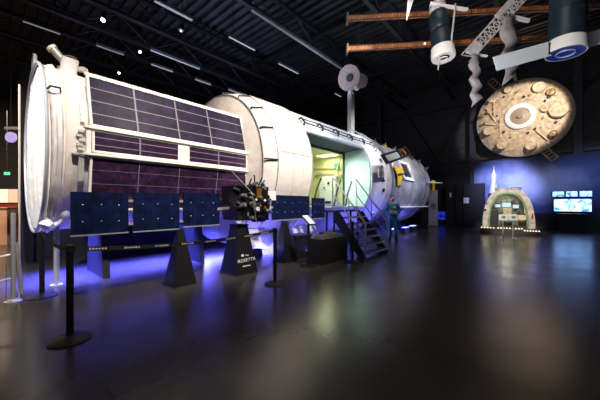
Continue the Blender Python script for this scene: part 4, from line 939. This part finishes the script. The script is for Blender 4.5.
# blue wash under the module: two rows of broad lamp trays
for t_, q_, e in ((.8, -.2, 480), (2.6, -.2, 480)):
    area(W(t_, q_, .88), W(t_, q_+.05, 0), e, 1.6, (.09, .10, 1), 'blue wash', sy=1.0, spread=105)
for t_, q_, e in ((4.4, -.9, 90), (6.2, -.9, 90), (8.2, -.9, 90), (10.4, -.9, 80), (12.6, -.9, 60), (14.6, -.9, 45)):
    area(W(t_, q_, .5), W(t_, q_+2.5, .05), e, 1.2, (.10, .10, 1), 'blue wash', sy=.3)
for t_, q_, e in ((3.9, 2.0, 16), (5.3, 2.1, 14), (7.9, 2.3, 16), (9.4, 2.4, 20), (11.5, 2.3, 14), (13.5, 2.2, 10)):
    area(W(t_, q_, .10), W(t_, q_-.9, 1.2), e, .3, (.14, .14, 1), 'blue uplight')
# fill light added above the hall floor, no visible source
area((1.5, 3, 8.5), (2.0, 5, 0), 90, 3, (1, .9, .82), 'floor fill')
spot((-5.8, 1.4, 5.5), W(0, 0, 2.2), 1500, 40, (1, .96, .92))  # spot added from the left to brighten the end cap
area(W(.5, -13, 6), W(.5, -15, 0), 900, 3, (1, .72, .5), 'shop lamp')
spot(W(15.5, 4.5, 5), W(18.9, on_t(433.5, 205, 18.9)[0], 1.2), 160, 22, (.95, .9, 1))  # small spot put in to lift the dark banner
area((-11.5, 7.6, 4.0), (-11.6, 9.6, .7), 260, 1.0, (1, .78, .6), 'counter fill')  # unseen light added to brighten the wooden counter
spot((4.6, 7.4, 4.4), ((508-300)/F*11.6, 11.6, .9), 1300, 13, (1, .96, .9))  # extra spot added to light the capsule signs
spot((.6, 1.6, 6.4), W(3.6, 2.6, .6), 420, 26, (1, .95, .88))  # spot added for the pedestal lettering and label sheet
spot((9, 9, 6), W(20, 2.9, 2.0), 420, 20, (1, .96, .92))  # spot put in to light the cabinet signs
# soft unseen uplights added in place of spotlight spill on the roof
for t_, q_, e in ((4, -4.5, 55), (7.5, -4.5, 55), (9, 0, 25), (2, -8, 8)): area(W(t_, q_, 6.2), W(t_+1, q_, 10), e, 1.2, (.55, .62, 1), 'roof fill')
spot(W(10, 3, 6), W(9, 1, 10), 120, 90, (.7, 1, .7))
w = bpy.data.worlds.new('world'); bpy.context.scene.world = w; w.use_nodes = True
w.node_tree.nodes['Background'].inputs[0].default_value = (.5, .55, .8, 1); w.node_tree.nodes['Background'].inputs[1].default_value = .02
# ---------------------------------------------------------------- camera
cd = bpy.data.cameras.new('camera'); cam = bpy.data.objects.new('camera', cd); C.objects.link(cam)
cam.location = (0, 0, EYE); cam.rotation_euler = (PI/2, 0, 0); cd.sensor_width = 36; cd.lens = 36*F/600; cd.shift_y = 4/600
cd.clip_end = 200
sc = bpy.context.scene; sc.camera = cam
sc.view_settings.view_transform = 'Standard'; sc.view_settings.look = 'None'; sc.view_settings.gamma = 1; sc.view_settings.exposure = 0.2; sc.view_settings.use_curve_mapping = False
